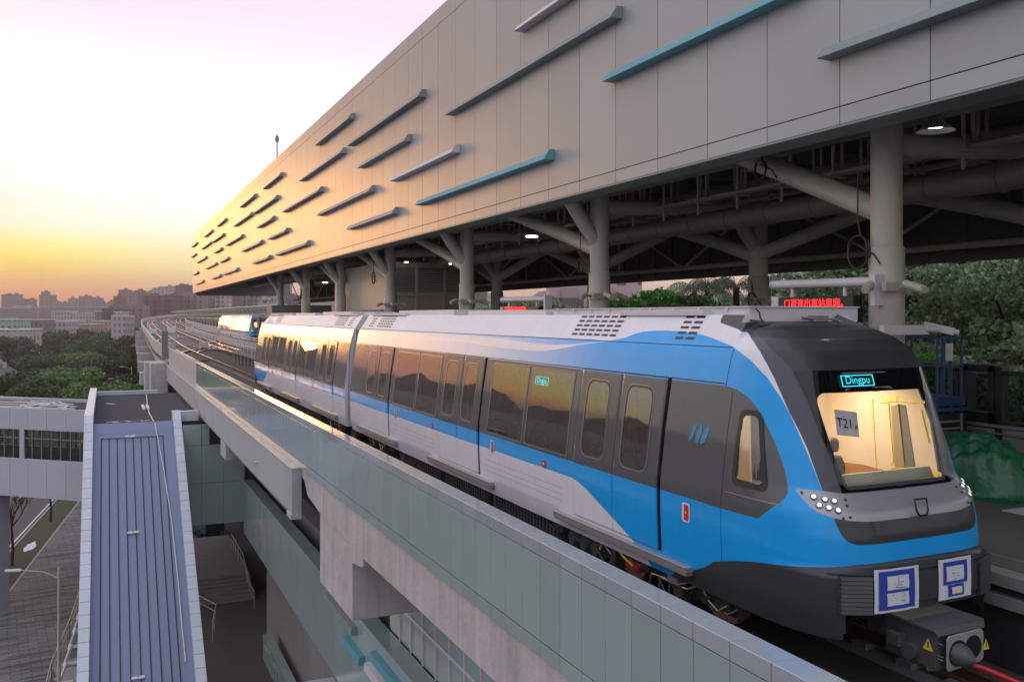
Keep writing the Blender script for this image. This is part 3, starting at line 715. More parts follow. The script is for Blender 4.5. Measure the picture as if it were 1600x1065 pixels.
    mb.tube([(XC-.28, F(6.12), .27), (XC-.16, F(6.12), .25)], .025, 8, 1)
    for zz in (.55, .43, .40): mb.tube([(XC-.27, F(5.96), zz), (XC-.27, F(6.10), zz)], .007, 6, 1)
    cp = mb.build('coupler', [M['undergrey'], M['metal']], T, bevel=.012)
    mb = MB(); mb.prism([(XC-.235, .30), (XC-.25, .33), (XC-.25, .60), (XC-.22, .635), (XC+.22, .645), (XC+.25, .61), (XC+.25, .36), (XC+.20, .33)], 1, F(5.945), F(5.925)); mb.build('coupler_face', M['silver2'], cp, bevel=.004)
    mb = MB(); mb.tube([(XC+.10, F(5.924), .49), (XC+.10, F(5.918), .49)], .112, 28); mb.build('coupler_socket', M['black'], cp)
    mb = MB(); mb.tube([(XC-.11, F(5.925), .46), (XC-.11, F(5.918), .46)], .125, 28); mb.build('coupler_socket', M['black'], cp)
    mb = MB(); mb.tube([(XC-.115, F(5.93), .455), (XC-.115, F(5.84), .45), (XC-.10, F(5.78), .44), (XC-.085, F(5.75), .435)], [.108, .098, .06, .012], 24); mb.build('coupler_cone', M['undergrey'], cp)
    for x in (XC-.305, XC+.31):
        o = MB(); o.raw([(x-.05, F(6.03 if x < XC else 5.93)-.0, .47), (x+.05 if x > XC else x+.0, F(6.0 if x < XC else 5.93), .47), (x-.02, F(6.02 if x < XC else 5.93), .58)], [(0,1,2)], 0)
        if x < XC:
            o = MB(); o.raw([(x-.002, F(6.16), .46), (x-.002, F(6.04), .46), (x-.002, F(6.10), .58)], [(0,1,2)], 0); tr = o.build('warning_label', M['yellow'], cp)
            o = MB(); o.face([(x-.004, F(6.105), .485), (x-.004, F(6.092), .485), (x-.004, F(6.09), .545), (x-.004, F(6.108), .545)]); o.build('label_mark', M['ink'], tr)
        else:
            o = MB(); o.raw([(x-.045, F(5.95), .42), (x+.055, F(5.95), .42), (x+.005, F(5.95), .53)], [(0,1,2)], 0); tr = o.build('warning_label', M['yellow'], cp)
            o = MB(); o.face([(x+.0, F(5.947), .44), (x+.011, F(5.947), .44), (x+.012, F(5.947), .495), (x-.001, F(5.947), .495)]); o.build('label_mark', M['ink'], tr)
    # underframe equipment
    mb = MB(); rnd = random.Random(3)
    mb.box(XC-1.15, XC+1.15, F(7.0), F(24.2), .62, .80)
    for y0, y1 in ((12.2, 14.8), (15.0, 17.3), (17.6, 20.2)):
        mb.box(XC-1.12, XC+1.1, F(y0), F(y1), .18, .62, 1)
        for k in range(int((y1-y0)/.12)): mb.box(XC-1.145, XC-1.115, F(y0+.03+k*.12), F(y0+.07+k*.12), .2, .6, 1)
    for y in (11.8, 11.45, 11.1):
        mb.tube([(XC-1.08, F(y), .33), (XC-.7, F(y), .33)], .15, 14, 1)
        mb.tube([(XC-1.14, F(y), .33), (XC-1.08, F(y), .33)], [.10, .145], 14, 1)
    for k in range(26):
        y = rnd.uniform(7.9, 12.1) if k < 16 else rnd.uniform(20.5, 23.8); z = rnd.uniform(.3, .55); x = rnd.uniform(-1.18, -1.02)
        mb.box(XC+x, XC+x+rnd.uniform(.1, .3), F(y), F(y+rnd.uniform(.08, .3)), z-.12, z+rnd.uniform(.03, .12), rnd.choice((0, 0, 1)))
        mb.tube([(XC+x-.02, F(y), z), (XC+x-.05, F(y+.15), z-.1), (XC+x-.02, F(y+.35), z-.05), (XC+x, F(y+.5), z+.05)], .012, 6, rnd.choice((0, 1, 2)))
    mb.build('underframe', [M['underframe'], M['undergrey'], M['metal']], T)
    mb = MB(); mb.box(XC-1.22, XC-1.04, F(8.95), F(9.17), .40, .56); mb.build('junction_box', M['metal_step'], T, bevel=.01)
    mb = MB(); mb.tube([(XC-1.16, F(10.9), .38), (XC-1.2, F(10.75), .58), (XC-1.18, F(10.5), .56), (XC-1.2, F(10.2), .44), (XC-1.15, F(10.05), .36)], .016, 8); mb.build('yellow_cable', M['tape'], T)
    mb = MB(); mb.box(XC-1.16, XC-1.0, F(9.9), F(10.25), .30, .43); mb.build('red_cover', M['red'], T, bevel=.03)
    mb = MB()
    for k in range(4): mb.tube([(XC-1.17, F(8.6+.22*k), .50-.03*k), (XC-1.21, F(8.75+.2*k), .42), (XC-1.19, F(8.95+.2*k), .40), (XC-1.15, F(9.0+.22*k), .25)], .011, 6)
    mb.build('hose', M['metal'], T)
    # bogies
    for yc in (9.6, 22.2):
        mb = MB()
        for s2 in (-1, 1):
            mb.bar((XC+s2*.98, F(yc-1.35), .50), (XC+s2*.98, F(yc-.7), .40), .16, .2); mb.bar((XC+s2*.98, F(yc-.7), .40), (XC+s2*.98, F(yc+.7), .40), .16, .2); mb.bar((XC+s2*.98, F(yc+.7), .40), (XC+s2*.98, F(yc+1.35), .50), .16, .2)
            mb.tube([(XC+s2*1.08, F(yc-1.0), .40), (XC+s2*.9, F(yc-1.0), .40)], .13, 14); mb.tube([(XC+s2*1.08, F(yc+1.0), .40), (XC+s2*.9, F(yc+1.0), .40)], .13, 14)
        mb.box(XC-.98, XC+.98, F(yc-.2), F(yc+.2), .35, .55)
        bg = mb.build('bogie', M['underframe'], T)
        for s2 in (-1, 1):
            for dy in (-1.0, 1.0):
                mb = MB(); mb.tube([(XC+s2*.66, F(yc+dy), .38), (XC+s2*.80, F(yc+dy), .38)], .38, 28); mb.build('wheel', M['rail'], bg)
    # interior seen through the windows
    mb = MB(); mb.box(XC-1.2, XC+1.2, F(8.9), F(24.2), .86, .90, 0); mb.box(XC-1.0, XC+1.0, F(9.3), F(24.2), 2.98, 3.0, 0)
    mb.build('interior_floor', M['interior'], T)
    mb = MB()
    for s2 in (-1, 1):
        for y0, y1 in ((11.7, 14.4), (17.5, 20.2)):
            k = int((y1-y0)/.5)
            for i in range(k):
                a = y0+(y1-y0)*i/k; x = XC+s2*1.08
                mb = MB(); mb.box(x-s2*.02, x-s2*.46, F(a+.02), F(a+.48), 1.28, 1.34)
                pts = [(F(a+.03), 1.30), (F(a+.05), 1.62), (F(a+.14), 1.74), (F(a+.36), 1.74), (F(a+.45), 1.62), (F(a+.47), 1.30)]
                mb.prism(pts, 0, x-s2*.02, x-s2*.07); mb.build('seat', M['seat'], T, bevel=.015)
    mb = MB()
    for s2 in (-1, 1):
        for y in (11.5, 14.6, 17.3, 20.4, 12.8, 18.8):
            mb.tube([(XC+s2*.62, F(y), .9), (XC+s2*.62, F(y), 3.0)], .018, 8)
        mb.tube([(XC+s2*.62, F(9.4), 2.7), (XC+s2*.62, F(23.6), 2.7)], .016, 8)
    mb.build('grab_pole', M['tape'], T)
    mb = MB()
    for a, b in DOORS:
        mb.box(XC+.98, XC+1.03, F(b+.1), F(b+.35), .9, 2.8); mb.box(XC+.98, XC+1.03, F(a-.3), F(a-.1), .9, 2.8)
    mb.build('red_partition', M['redint'], T)
    mb = MB(); mb.box(XC-1.05, XC+1.05, F(8.78), F(8.85), .9, 3.1); mb.box(XC-1.22, XC+1.22, F(7.55), F(8.9), .84, .88)
    mb.build('bulkhead', M['interior'], T)

M['metal_step'] = mat('step_aluminium', (.36, .345, .36), .4, .4, noise=.08, nscale=8)
M['gaskets'] = mat('window_gasket', (.11, .105, .105), .35)
M['groove'] = mat('groove_shadow', (.36, .34, .38), .6)
M['silver2'] = mat('coupler_plate', (.33, .33, .33), .5, .3, noise=.15, nscale=15)
def wsmat():
    m = bpy.data.materials.new('windscreen'); m.use_nodes = True; nt = m.node_tree; b = nt.nodes['Principled BSDF']
    b.inputs['Base Color'].default_value = (.004, .004, .005, 1); b.inputs['Roughness'].default_value = .05
    fr = schlick(nt, 1.4)
    tr = nt.nodes.new('ShaderNodeBsdfTransparent'); tr.inputs[0].default_value = (.93, .93, .90, 1)
    g = nt.nodes.new('ShaderNodeBsdfGlossy'); g.inputs['Roughness'].default_value = .01
    mx = nt.nodes.new('ShaderNodeMixShader'); nt.links.new(fr, mx.inputs[0]); nt.links.new(tr.outputs[0], mx.inputs[1]); nt.links.new(g.outputs[0], mx.inputs[2])
    a = nt.nodes.new('ShaderNodeAttribute'); a.attribute_name = 'sd_clear'
    f = mth(nt, 'MULTIPLY_ADD', a.outputs['Fac'], 200., .5, clamp=True)
    m2 = nt.nodes.new('ShaderNodeMixShader'); nt.links.new(f, m2.inputs[0]); nt.links.new(b.outputs[0], m2.inputs[1]); nt.links.new(mx.outputs[0], m2.inputs[2])
    nt.links.new(m2.outputs[0], nt.nodes['Material Output'].inputs[0]); return m
M['windscreen'] = wsmat()

T = thing('metro_train', 'blue and white two-car metro train with dark rounded nose standing beside the platform', 'train')
build_car(T, False, True)
build_car(T, True, False)
# gangway between the cars
mb = MB()
for k in range(12):
    y = REAR+.02+k*.049; w = 1.02 if k % 2 else .96; mb.box(XC-w, XC+w, y, y+.045, .7, 3.3 if k % 2 else 3.25)
mb.build('gangway', M['gangway'] if 'gangway' in M else M['undergrey'], T)
mb = MB()
for s2 in (-1, 1):
    for y in (REAR+.1, REAR+.52):
        mb.tube([(XC+s2*1.27, y, .75), (XC+s2*1.25, y, 2.6), (XC+s2*1.15, y, 3.1)], .018, 8)
mb.build('gangway_bar', M['metal_step'], T)

# lead cab: lining, console, seat, signs (the lit cab)
mb = MB(); x0, x1 = XC-1.12, XC+1.12
mb.box(x0, XC+.97, 8.70, 8.76, .9, 3.08)
mb.box(x0+.0, x0+.03, 8.0, 8.7, .9, 3.05); mb.box(XC-1.0, XC+.93, 7.38, 8.7, 3.03, 3.06)
mb.prism([(7.02, 1.4), (7.02, 2.0), (7.12, 2.5), (7.30, 2.9), (7.42, 3.05), (8.7, 3.05), (8.7, 1.4)], 0, XC+.93, XC+.96)
mb.build('cab_lining', M['cream'], T)
mb = MB(); mb.prism([(7.42, 1.80), (7.44, 2.70), (7.84, 2.74), (7.80, 1.80)], 0, XC-1.03, XC-1.0); mb.build('cab_dark_plane', M['darkgreen'], T)  # plane added inside to darken the front part of the cab side window
XW = XC+.928
def wq(name, m, pts, th=.004):
    mb = MB(); P_ = [at(u, v, X=XW) for u, v in pts]; mb.prism([(p.y, p.z) for p in P_], 0, XW, XW-th); return mb.build(name, m, T)
wq('cab_door_gap', M['steel_dark'], [(1406, 631), (1415, 633), (1430, 728), (1416, 728)], .006)
wq('cab_pillar', M['cabtan'], [(1394, 634), (1405, 631), (1415, 728), (1400, 728)], .02)
wq('cab_panel', M['cream'], [(1340, 632), (1362, 629), (1368, 732), (1346, 732)], .012)
for pts in ([(1362, 624), (1364, 624), (1370, 734), (1368, 734)], [(1300, 632), (1306, 630), (1309, 640), (1303, 642)], [(1378, 622), (1402, 619), (1402, 627), (1379, 629)], [(1403, 621), (1446, 626), (1446, 630), (1403, 627)],
            [(1386, 630), (1389, 630), (1397, 725), (1394, 727)], [(1394, 722), (1414, 722), (1416, 731), (1392, 731)], [(1438, 640), (1440, 640), (1452, 690), (1449, 690)], [(1452, 728), (1474, 740), (1474, 750), (1452, 745)], [(1342, 640), (1344, 640), (1348, 728), (1345, 728)]):
    wq('masking_tape', M['tapesoft'], pts, .010)
wq('wood_skirting', M['wood'], [(1322, 722), (1350, 725), (1382, 734), (1382, 742), (1320, 742)], .03)
mb = MB(); mb.box(XC-1.05, XC+.86, 7.15, 8.68, 1.52, 1.56); mb.build('console_ledge', M['wood'], T)
mb = MB(); P_ = [at(u, v, Y=6.99) for u, v in ((1317, 742), (1453, 728), (1464, 757), (1328, 773))]
mb.raw([tuple(p) for p in P_]+[(p.x, 7.03, p.z) for p in P_]+[], [(0,1,2,3), (4,7,6,5), (0,4,5,1), (1,5,6,2), (3,2,6,7), (0,3,7,4)]); dk = mb.build('dashboard', M['dashgrey'], T)
mb = MB(); P_ = [at(u, v, Y=6.987) for u, v in ((1326, 764), (1360, 758), (1400, 756), (1459, 742), (1462, 750), (1400, 763), (1328, 771))]; mb.face(P_); mb.build('dash_tape', M['tapesoft'], dk)
mb = MB(); p = at(1379, 737, Y=6.985); mb.tube([p+Vector((.01*math.cos(a), 0, .012*math.sin(a))) for a in frange(.3, 4.2, 8)], .003, 5); mb.build('dash_latch', M['ink'], dk)
mb = MB(); mb.box(XC+.22, XC+.55, 7.75, 8.1, 1.5, 1.62); mb.prism([(XC+.22, 1.6), (XC+.55, 1.6), (XC+.57, 1.9), (XC+.50, 2.02), (XC+.27, 2.02), (XC+.20, 1.9)], 1, 8.0, 8.08); mb.prism([(XC+.30, 2.06), (XC+.47, 2.06), (XC+.48, 2.2), (XC+.43, 2.24), (XC+.34, 2.24), (XC+.29, 2.2)], 1, 8.01, 8.08)
mb.build('driver_seat', M['seat'], T, bevel=.03)
mb = MB(); mb.raw([(XC-.44, 7.032, 2.925), (XC+.22, 7.032, 2.935), (XC+.25, 7.024, 2.905), (XC-.42, 7.024, 2.893)], [(0,1,2,3)]); mb.build('sign_housing', M['silver'], T)
sgm = Matrix.Translation((XC-.245, 7.043, 3.012))@Matrix.Rotation(R(90-17), 4, 'X')
sg = text('destination_text', 'Dingpu', .122, M['cyan'], T, sgm)
mb = MB()
for a, b in (((-.47, 2.952), (-.02, 2.952)), ((-.47, 3.062), (-.02, 3.062)), ((-.47, 2.952), (-.47, 3.062)), ((-.02, 2.952), (-.02, 3.062))): mb.bar((XC+a[0], 7.043+.31*(a[1]-3.012), a[1]), (XC+b[0], 7.043+.31*(b[1]-3.012), b[1]), .006, .009)
mb.build('sign_border', M['cyan'], T)
# same destination on the side display behind the window
q = SPo(12.62, 2.66, .012); mm = Matrix.Translation((XC+q.x, q.y, q.z))@Matrix.Rotation(R(-90), 4, 'Z')@Matrix.Rotation(R(90-4.5), 4, 'X')
text('side_display_text', 'Dingpu', .12, M['cyan_dim'] if 'cyan_dim' in M else M['cyan'], T, mm)
mb = MB()
for a, b in (((12.40, 2.60), (12.84, 2.60)), ((12.40, 2.72), (12.84, 2.72)), ((12.40, 2.60), (12.40, 2.72)), ((12.84, 2.60), (12.84, 2.72))):
    qa, qb = SPo(*a, .010), SPo(*b, .010); mb.bar((XC+qa.x, qa.y, qa.z), (XC+qb.x, qb.y, qb.z), .004, .006)
mb.build('side_display_border', M['cyan'], T)
# operator's mark on the dark cab panel: slanted leaf-like strokes
mb = MB()
def stroke(c0, w, h, sh, top, bot):
    pts = []
    for i in range(9):
        t = i/8; a = math.pi*t; pts.append((c0-w/2+w*t, h/2-top*(1-math.sin(a))*.10-(.05*(t if top > 0 else 1-t))))
    return pts
for k, (dx, dz0, dz1, wl) in enumerate(((.11, -.085, .10, .052), (.045, -.10, .10, .040), (-.035, -.10, .10, .052), (-.10, -.085, .085, .0))):
    pass
def leaf(ys, zs, yt, zt, w, curl):
    "rounded slanted blade from (ys,zs) to (yt,zt), drawn in (distance towards the front, height)"
    n = 12; A, B = [], []
    for i in range(n+1):
        t = i/n; y = ys+(yt-ys)*t+curl*math.sin(math.pi*t)*0; z = zs+(zt-zs)*t
        wl = w*min(1, (math.sin(math.pi*min(t*1.6, 1)*.5) if curl > 0 else 1))*min(1, (math.sin(math.pi*min((1-t)*1.6, 1)*.5) if curl < 0 else 1))
        A.append((y-wl/2, z)); B.append((y+wl/2, z))
    return A, B
for poly in ([(975,642),(990,640),(1004,628),(1014,606),(1030,562),(1043,530),(1056,512),(1040,511),(1022,520),(1010,536),(998,575),(984,618)],
             [(1074,511),(1086,519),(1089,536),(1079,582),(1062,632),(1048,662),(1036,655),(1031,636),(1036,602),(1052,550)],
             [(1146,529),(1141,560),(1124,610),(1108,646),(1094,660),(1074,666),(1067,656),(1073,624),(1090,580),(1106,552),(1124,538)]):
    vs = []
    for a, b in poly:
        u, v = 880+a*.2, 560+b*.2; X_ = XC-1.27
        for _ in range(4): q = at(u, v, X=X_); X_ = XC-lerp(BT, q.z)-.004
        vs.append(q)
    mb.face(vs)
mb.build('operator_mark', M['logo'], T)
cl_ = bpy.data.lights.new('cab_lamp', 'AREA'); cl_.energy = 24; cl_.size = 1.2; cl_.size_y = .5; cl_.shape = 'RECTANGLE'; cl_.color = (1, .86, .62)
co = bpy.data.objects.new('cab_lamp', cl_); C.objects.link(co); co.location = (XC, 7.95, 3.0); co.parent = T

ps = thing('number_sheet', 'grey paper sheet reading T21A stuck inside the lit windscreen', 'paper sign')
mb = MB(); z0 = 2.43; ang = R(-8)
def shp(a, b):
    return (XC-.42+a*math.cos(ang)-b*math.sin(ang)*1, 7.02+b*.28, 2.56+a*math.sin(ang)+b*math.cos(ang))
mb.raw([shp(-.16, -.13), shp(.16, -.13), shp(.16, .13), shp(-.16, .13)], [(0, 1, 2, 3)]); mb.build('sheet', M['papergrey'], ps, norm=False)
mm = Matrix.Translation((XC-.42, 7.012, 2.56))@Matrix.Rotation(R(8), 4, 'Y')@Matrix.Rotation(R(90-15.5), 4, 'X')
text('sheet_text', 'T21', .145, M['ink'], ps, Matrix.Translation((-.035, 0, .0))@mm); text('sheet_text', 'A', .075, M['ink'], ps, Matrix.Translation((.115, -.012, -.045))@mm)

# taped drawings on the bumper
def bump_y(x): return lerp(YT, 1.0)+(YE-lerp(YT, 1.0))*(1-(1-(abs(x)/1.34)**NE)**(1/NE))-.034
def sheet(parent, name, x0, x1, z0, z1, off, m, tilt=0):
    n = 6; vs = []
    for j in range(5):
        for i in range(n+1):
            x = x0+(x1-x0)*i/n; z = z0+(z1-z0)*j/4+tilt*(i/n); vs.append((XC+x, bump_y(x)-off-.004*math.sin(i*2.1+j), z))
    b = MB(); b.raw(vs, [(j*(n+1)+i, j*(n+1)+i+1, (j+1)*(n+1)+i+1, (j+1)*(n+1)+i) for j in range(4) for i in range(n)], 0, True); return b.build(name, m, parent)
a = thing('taped_drawing', 'white sheet with broad blue tape frame and two drawings on the bumper, nearer the camera', 'paper sheet', group='sheets taped to the bumper')
sheet(a, 'backing_sheet', -.76, -.205, .80, 1.225, .0, M['paper']); sheet(a, 'blue_frame', -.715, -.265, .825, 1.205, .006, M['bluetape'])
for z0, z1 in ((1.02, 1.155), (.865, .99)):
    sheet(a, 'drawing', -.625, -.35, z0, z1, .012, M['paper'])
b = MB(); rnd = random.Random(5)
for k in range(26):
    x = rnd.uniform(-.59, -.42); z = rnd.choice((rnd.uniform(1.03, 1.08), rnd.uniform(.88, .975))); w = rnd.uniform(.01, .05); y = bump_y(x)-.017
    b.face([(XC+x, y, z), (XC+x+w, bump_y(x+w)-.017, z), (XC+x+w, bump_y(x+w)-.017, z+.003), (XC+x, y, z+.003)])
b.face([(XC-.49, bump_y(-.49)-.018, 1.03), (XC-.486, bump_y(-.486)-.018, 1.03), (XC-.486, bump_y(-.486)-.018, 1.15), (XC-.49, bump_y(-.49)-.018, 1.15)])
b.face([(XC-.49, bump_y(-.49)-.018, 1.09), (XC-.42, bump_y(-.42)-.018, 1.09), (XC-.42, bump_y(-.42)-.018, 1.093), (XC-.49, bump_y(-.49)-.018, 1.093)])
b.build('drawing_lines', M['ink'], a)
a = thing('taped_drawing', 'white sheet with blue tape, one drawing and a tan card on the bumper, farther side', 'paper sheet', group='sheets taped to the bumper')
sheet(a, 'backing_sheet', .075, .56, .825, 1.235, .0, M['paper']); sheet(a, 'blue_frame', .14, .49, .975, 1.205, .006, M['bluetape']); sheet(a, 'blue_tape', .21, .44, .85, .97, .006, M['bluetape'])
sheet(a, 'drawing', .175, .43, 1.01, 1.16, .012, M['paper']); sheet(a, 'tan_card', .255, .405, .875, .945, .012, M['tan'] if 'tan' in M else M['cream'])
b = MB()
for k in range(14):
    x = rnd.uniform(.21, .36); z = rnd.uniform(1.02, 1.14); w = rnd.uniform(.01, .04)
    b.face([(XC+x, bump_y(x)-.017, z), (XC+x+w, bump_y(x+w)-.017, z), (XC+x+w, bump_y(x+w)-.017, z+.003), (XC+x, bump_y(x)-.017, z+.003)])
b.build('drawing_lines', M['ink'], a)
h = MB(); h.tube([(XC+.02, 5.86, .34), (XC+.08, 5.78, .33), (XC+.22, 5.55, .26), (XC+.45, 5.2, .15), (XC+.8, 4.7, .02)], .028, 12)
tag(h.build('red_hose', M['hose']), 'thick red hose plugged in below the train coupler', 'hose', 'red hoses')
# --------------------------------------------------- a second train standing far down the line, on the far track
T2 = copy_tree(T); T2.location = (10.2, 108.0, .0)
T2['label'] = 'small distant metro train with orange reflections standing on the far track'
g_ = mat('gangway_grey', (.16, .16, .175), .6, noise=.15)
for o in T.children:
    if o.name.startswith('gangway') and not o.name.startswith('gangway_bar'): o.data.materials[0] = g_

# ================================================================== THE PLACE
GZ = -13.5
def part(mb, name, m, parent, bevel=0): return mb.build(name, m, parent, bevel)
# ------------------------------------------------------------------ ground, road, pavements
mb = MB(); mb.face([(-7000, -300, GZ-.02), (7000, -300, GZ-.02), (7000, 8500, GZ-.02), (-7000, 8500, GZ-.02)])
tag(mb.build('ground', M['ground'], norm=False), kind='structure')
ex, ey = .115, .993
def rd(a, b, z=0): return (-6.72+a*ey+(b-70.8)*ex, b*1.0-a*ex, GZ+z)     # a = metres right of the verge edge, b ~ world Y
def strip(name, a0, a1, b0, b1, z, m, kind='structure'):
    mb = MB(); n = 12
    for i in range(n):
        p, q = b0+(b1-b0)*i/n, b0+(b1-b0)*(i+1)/n; mb.face([rd(a0, p, z), rd(a1, p, z), rd(a1, q, z), rd(a0, q, z)])
    return tag(mb.build(name, m), kind=kind)
strip('road', -14, 0, 5, 420, .004, M['asphalt'])
mb = MB()
for k in range(30): b = 40+k*9; mb.face([rd(-3.6, b, .008), rd(-3.45, b, .008), rd(-3.45, b+4, .008), rd(-3.6, b+4, .008)])
for b0, b1 in ((5, 420),): mb.face([rd(-.42, b0, .008), rd(-.30, b0, .008), rd(-.30, b1, .008), rd(-.42, b1, .008)])
tag(mb.build('road_marking', M['paint']), kind='structure')
mb = MB()
for a in (0, 2.1):
    for k in range(60): mb.raw([rd(a, 20+k*2, 0), rd(a+.14, 20+k*2, 0), rd(a+.14, 21.98+k*2, 0), rd(a, 21.98+k*2, 0), rd(a, 20+k*2, .14), rd(a+.14, 20+k*2, .14), rd(a+.14, 21.98+k*2, .14), rd(a, 21.98+k*2, .14)], [(0,3,2,1),(4,5,6,7),(0,1,5,4),(1,2,6,5),(2,3,7,6),(3,0,4,7)])
tag(mb.build('kerb', M['kerb']), kind='structure')
strip('verge', .14, 2.1, 20, 140, .10, M['soil'])
def pavermat():
    m = bpy.data.materials.new('grey_pavers'); m.use_nodes = True; nt = m.node_tree; b = nt.nodes['Principled BSDF']
    tc = nt.nodes.new('ShaderNodeTexCoord'); mp = nt.nodes.new('ShaderNodeMapping'); mp.inputs['Rotation'].default_value = (0, 0, R(-6)); nt.links.new(tc.outputs['Object'], mp.inputs[0])
    bt = nt.nodes.new('ShaderNodeTexBrick'); bt.inputs['Scale'].default_value = 1; bt.inputs['Brick Width'].default_value = .9; bt.inputs['Row Height'].default_value = .3; bt.inputs['Mortar Size'].default_value = .02
    bt.inputs['Color1'].default_value = (.115, .11, .112, 1); bt.inputs['Color2'].default_value = (.19, .18, .185, 1); bt.inputs['Mortar'].default_value = (.04, .04, .042, 1); nt.links.new(mp.outputs[0], bt.inputs[0])
    nz = nt.nodes.new('ShaderNodeTexNoise'); nz.inputs['Scale'].default_value = .5; nz.inputs['Detail'].default_value = 8
    mp2 = nt.nodes.new('ShaderNodeMapping'); mp2.inputs['Scale'].default_value = (.35, 5, 1); nt.links.new(mp.outputs[0], mp2.inputs[0]); nt.links.new(mp2.outputs[0], nz.inputs[0])
    f = mth(nt, 'MULTIPLY', mth(nt, 'SUBTRACT', nz.outputs[0], .52), 9, clamp=True)
    nt.links.new(mixc(nt, mth(nt, 'MULTIPLY', f, .75), bt.outputs[0], (.035, .033, .036)), b.inputs['Base Color']); b.inputs['Roughness'].default_value = .85
    bp = nt.nodes.new('ShaderNodeBump'); bp.inputs['Strength'].default_value = .5; bp.inputs['Distance'].default_value = .02; nt.links.new(bt.outputs['Fac'], bp.inputs['Height']); bp.invert = True; nt.links.new(bp.outputs[0], b.inputs['Normal'])
    return m
M['pavers'] = pavermat()
strip('pavement', 2.24, 8.6, 20, 140, .12, M['pavers'])
mb = MB(); mb.face([(1.6, 15, GZ+.004), (30, 15, GZ+.004), (30, 120, GZ+.004), (1.6, 120, GZ+.004)]); tag(mb.build('court_floor', M['courtfloor']), kind='structure')

# ------------------------------------------------------------------ the line: viaduct, parapets, tracks
V = thing('station_viaduct', 'grey concrete viaduct carrying the platform track, clad in grey-green panels along its edge', 'viaduct')
joints = [5.514+.5145*k for k in range(-9, 97)]
mb = MB(); g = .004
for a, b in zip(joints, joints[1:]):
    mb.box(4.80, 4.84, a+g, b-g, -.252, .772, 0); mb.box(4.80, 4.84, a+g, b-g, -.45, -.268, 0)
mb.build('parapet_panel', M['panel'], V, bevel=.003)
mb = MB()
for a, b in zip(joints, joints[1:]):
    mb.box(4.795, 5.075, a+g, b-g, .782, .95, 0)
mb.build('parapet_cap', M['panelcap'], V, bevel=.006)
mb = MB(); mb.box(4.83, 5.03, joints[0], joints[-1], -.44, .79); mb.build('parapet_core', M['darkgap'], V)
mb = MB(); mb.box(4.80, 5.06, joints[-1]+.004, 80, -.45, .93); mb.build('concrete_parapet', M['concrete'], V, bevel=.01)
mb = MB()
mb.prism([(-4, -.46), (-4, -1.33), (14.9, -1.335), (18.0, -1.36), (18.0, -1.53), (18.3, -1.6), (18.99, -1.68), (18.99, -1.30), (22.19, -1.235), (22.9, -1.15), (23.59, -1.09), (24.0, -.75), (24.38, -.70), (24.38, -.46)], 0, 4.86, 5.5)
mb.build('girder', M['concrete'], V, bevel=.01)
mb = MB(); mb.box(4.88, 12.5, 19.0, 22.18, -2.97, -1.2); mb.build('crossbeam', M['concrete'], V, bevel=.015)
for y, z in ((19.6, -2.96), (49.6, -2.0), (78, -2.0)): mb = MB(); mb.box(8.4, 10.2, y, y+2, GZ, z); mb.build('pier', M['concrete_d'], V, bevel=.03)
mb = MB(); mb.box(4.9, 21, -4, 80, -.60, -.24); mb.box(5.6, 6.1, -4, 80, -1.33, -.61); mb.box(5.5, 20, 24.4, 80, -1.9, -.61); mb.build('deck', M['slab'], V)
mb = MB()
for x0, x1, z in ((4.60, 4.80, -.452), ):
    ys = [24.4+1.2*k for k in range(47)]
    for a, b in zip(ys, ys[1:]): mb.box(4.60, 4.64, a+.003, b-.003, -1.70, -.50)
mb.box(4.57, 4.83, 24.36, 80.8, -.50, -.455); mb.box(4.55, 4.84, 24.30, 24.9, -1.84, -1.70)
mb.box(4.60, 4.86, 24.38, 24.42, -1.70, -.50)
mb.build('side_fascia', M['panelpale'], V, bevel=.004)
mb = MB(); mb.box(4.62, 4.85, 24.45, 80.8, -1.78, -.51); mb.build('side_fascia_core', M['concrete_d'], V)
mb = MB(); mb.box(4.61, 4.95, 39.2, 41, -2.45, -1.79); mb.build('bracket', M['panelpale'], V, bevel=.01)
mb = MB()
mb.tube([(4.5, 30.4, -1.2), (4.59, 30.4, -1.2)], .05, 8); mb.build('drain_spout', M['whitedull'], V)

# rails of the station tracks
def track(xc, y0, y1, label, z=0):
    t = thing('railway_track', label, 'track', (xc, y0, z), 'running tracks on the viaduct')
    for sx in (-.7175, .7175):
        mb = MB(); mb.box(xc+sx-.035, xc+sx+.035, y0, y1, z-.03, z, 0); mb.box(xc+sx-.012, xc+sx+.012, y0, y1, z-.14, z-.03, 1); mb.box(xc+sx-.07, xc+sx+.07, y0, y1, z-.16, z-.14, 1)
        rel(mb.build('rail', [M['rail'], M['rust']]), t)
    mb = MB(); k = 0; y = y0
    while y < y1:
        for sx in (-.7175, .7175): mb.box(xc+sx-.16, xc+sx+.16, y, y+.22, z-.23, z-.165)
        y += .65
    for sx in (-.7175, .7175): mb.box(xc+sx-.32, xc+sx+.32, y0, y1, z-.245, z-.232)
    rel(mb.build('plinth', M['concrete_d']), t)
    return t
track(XC, -4, 92, 'straight rail track under the near metro train, on dark slab')
track(18.2, 40, 92, 'straight rail track on the far side of the platform, leading to the small train')
mb = MB(); mb.box(5.85, 5.93, -4, 92, .02, .10, 0)
for k in range(60): mb.box(5.84, 5.94, -4+1.6*k, -3.9+1.6*k, -.24, .02, 1)
tag(mb.build('power_rail', [M['rust'], M['concrete_d']]), 'low covered power rail running beside the near track', 'power rail')

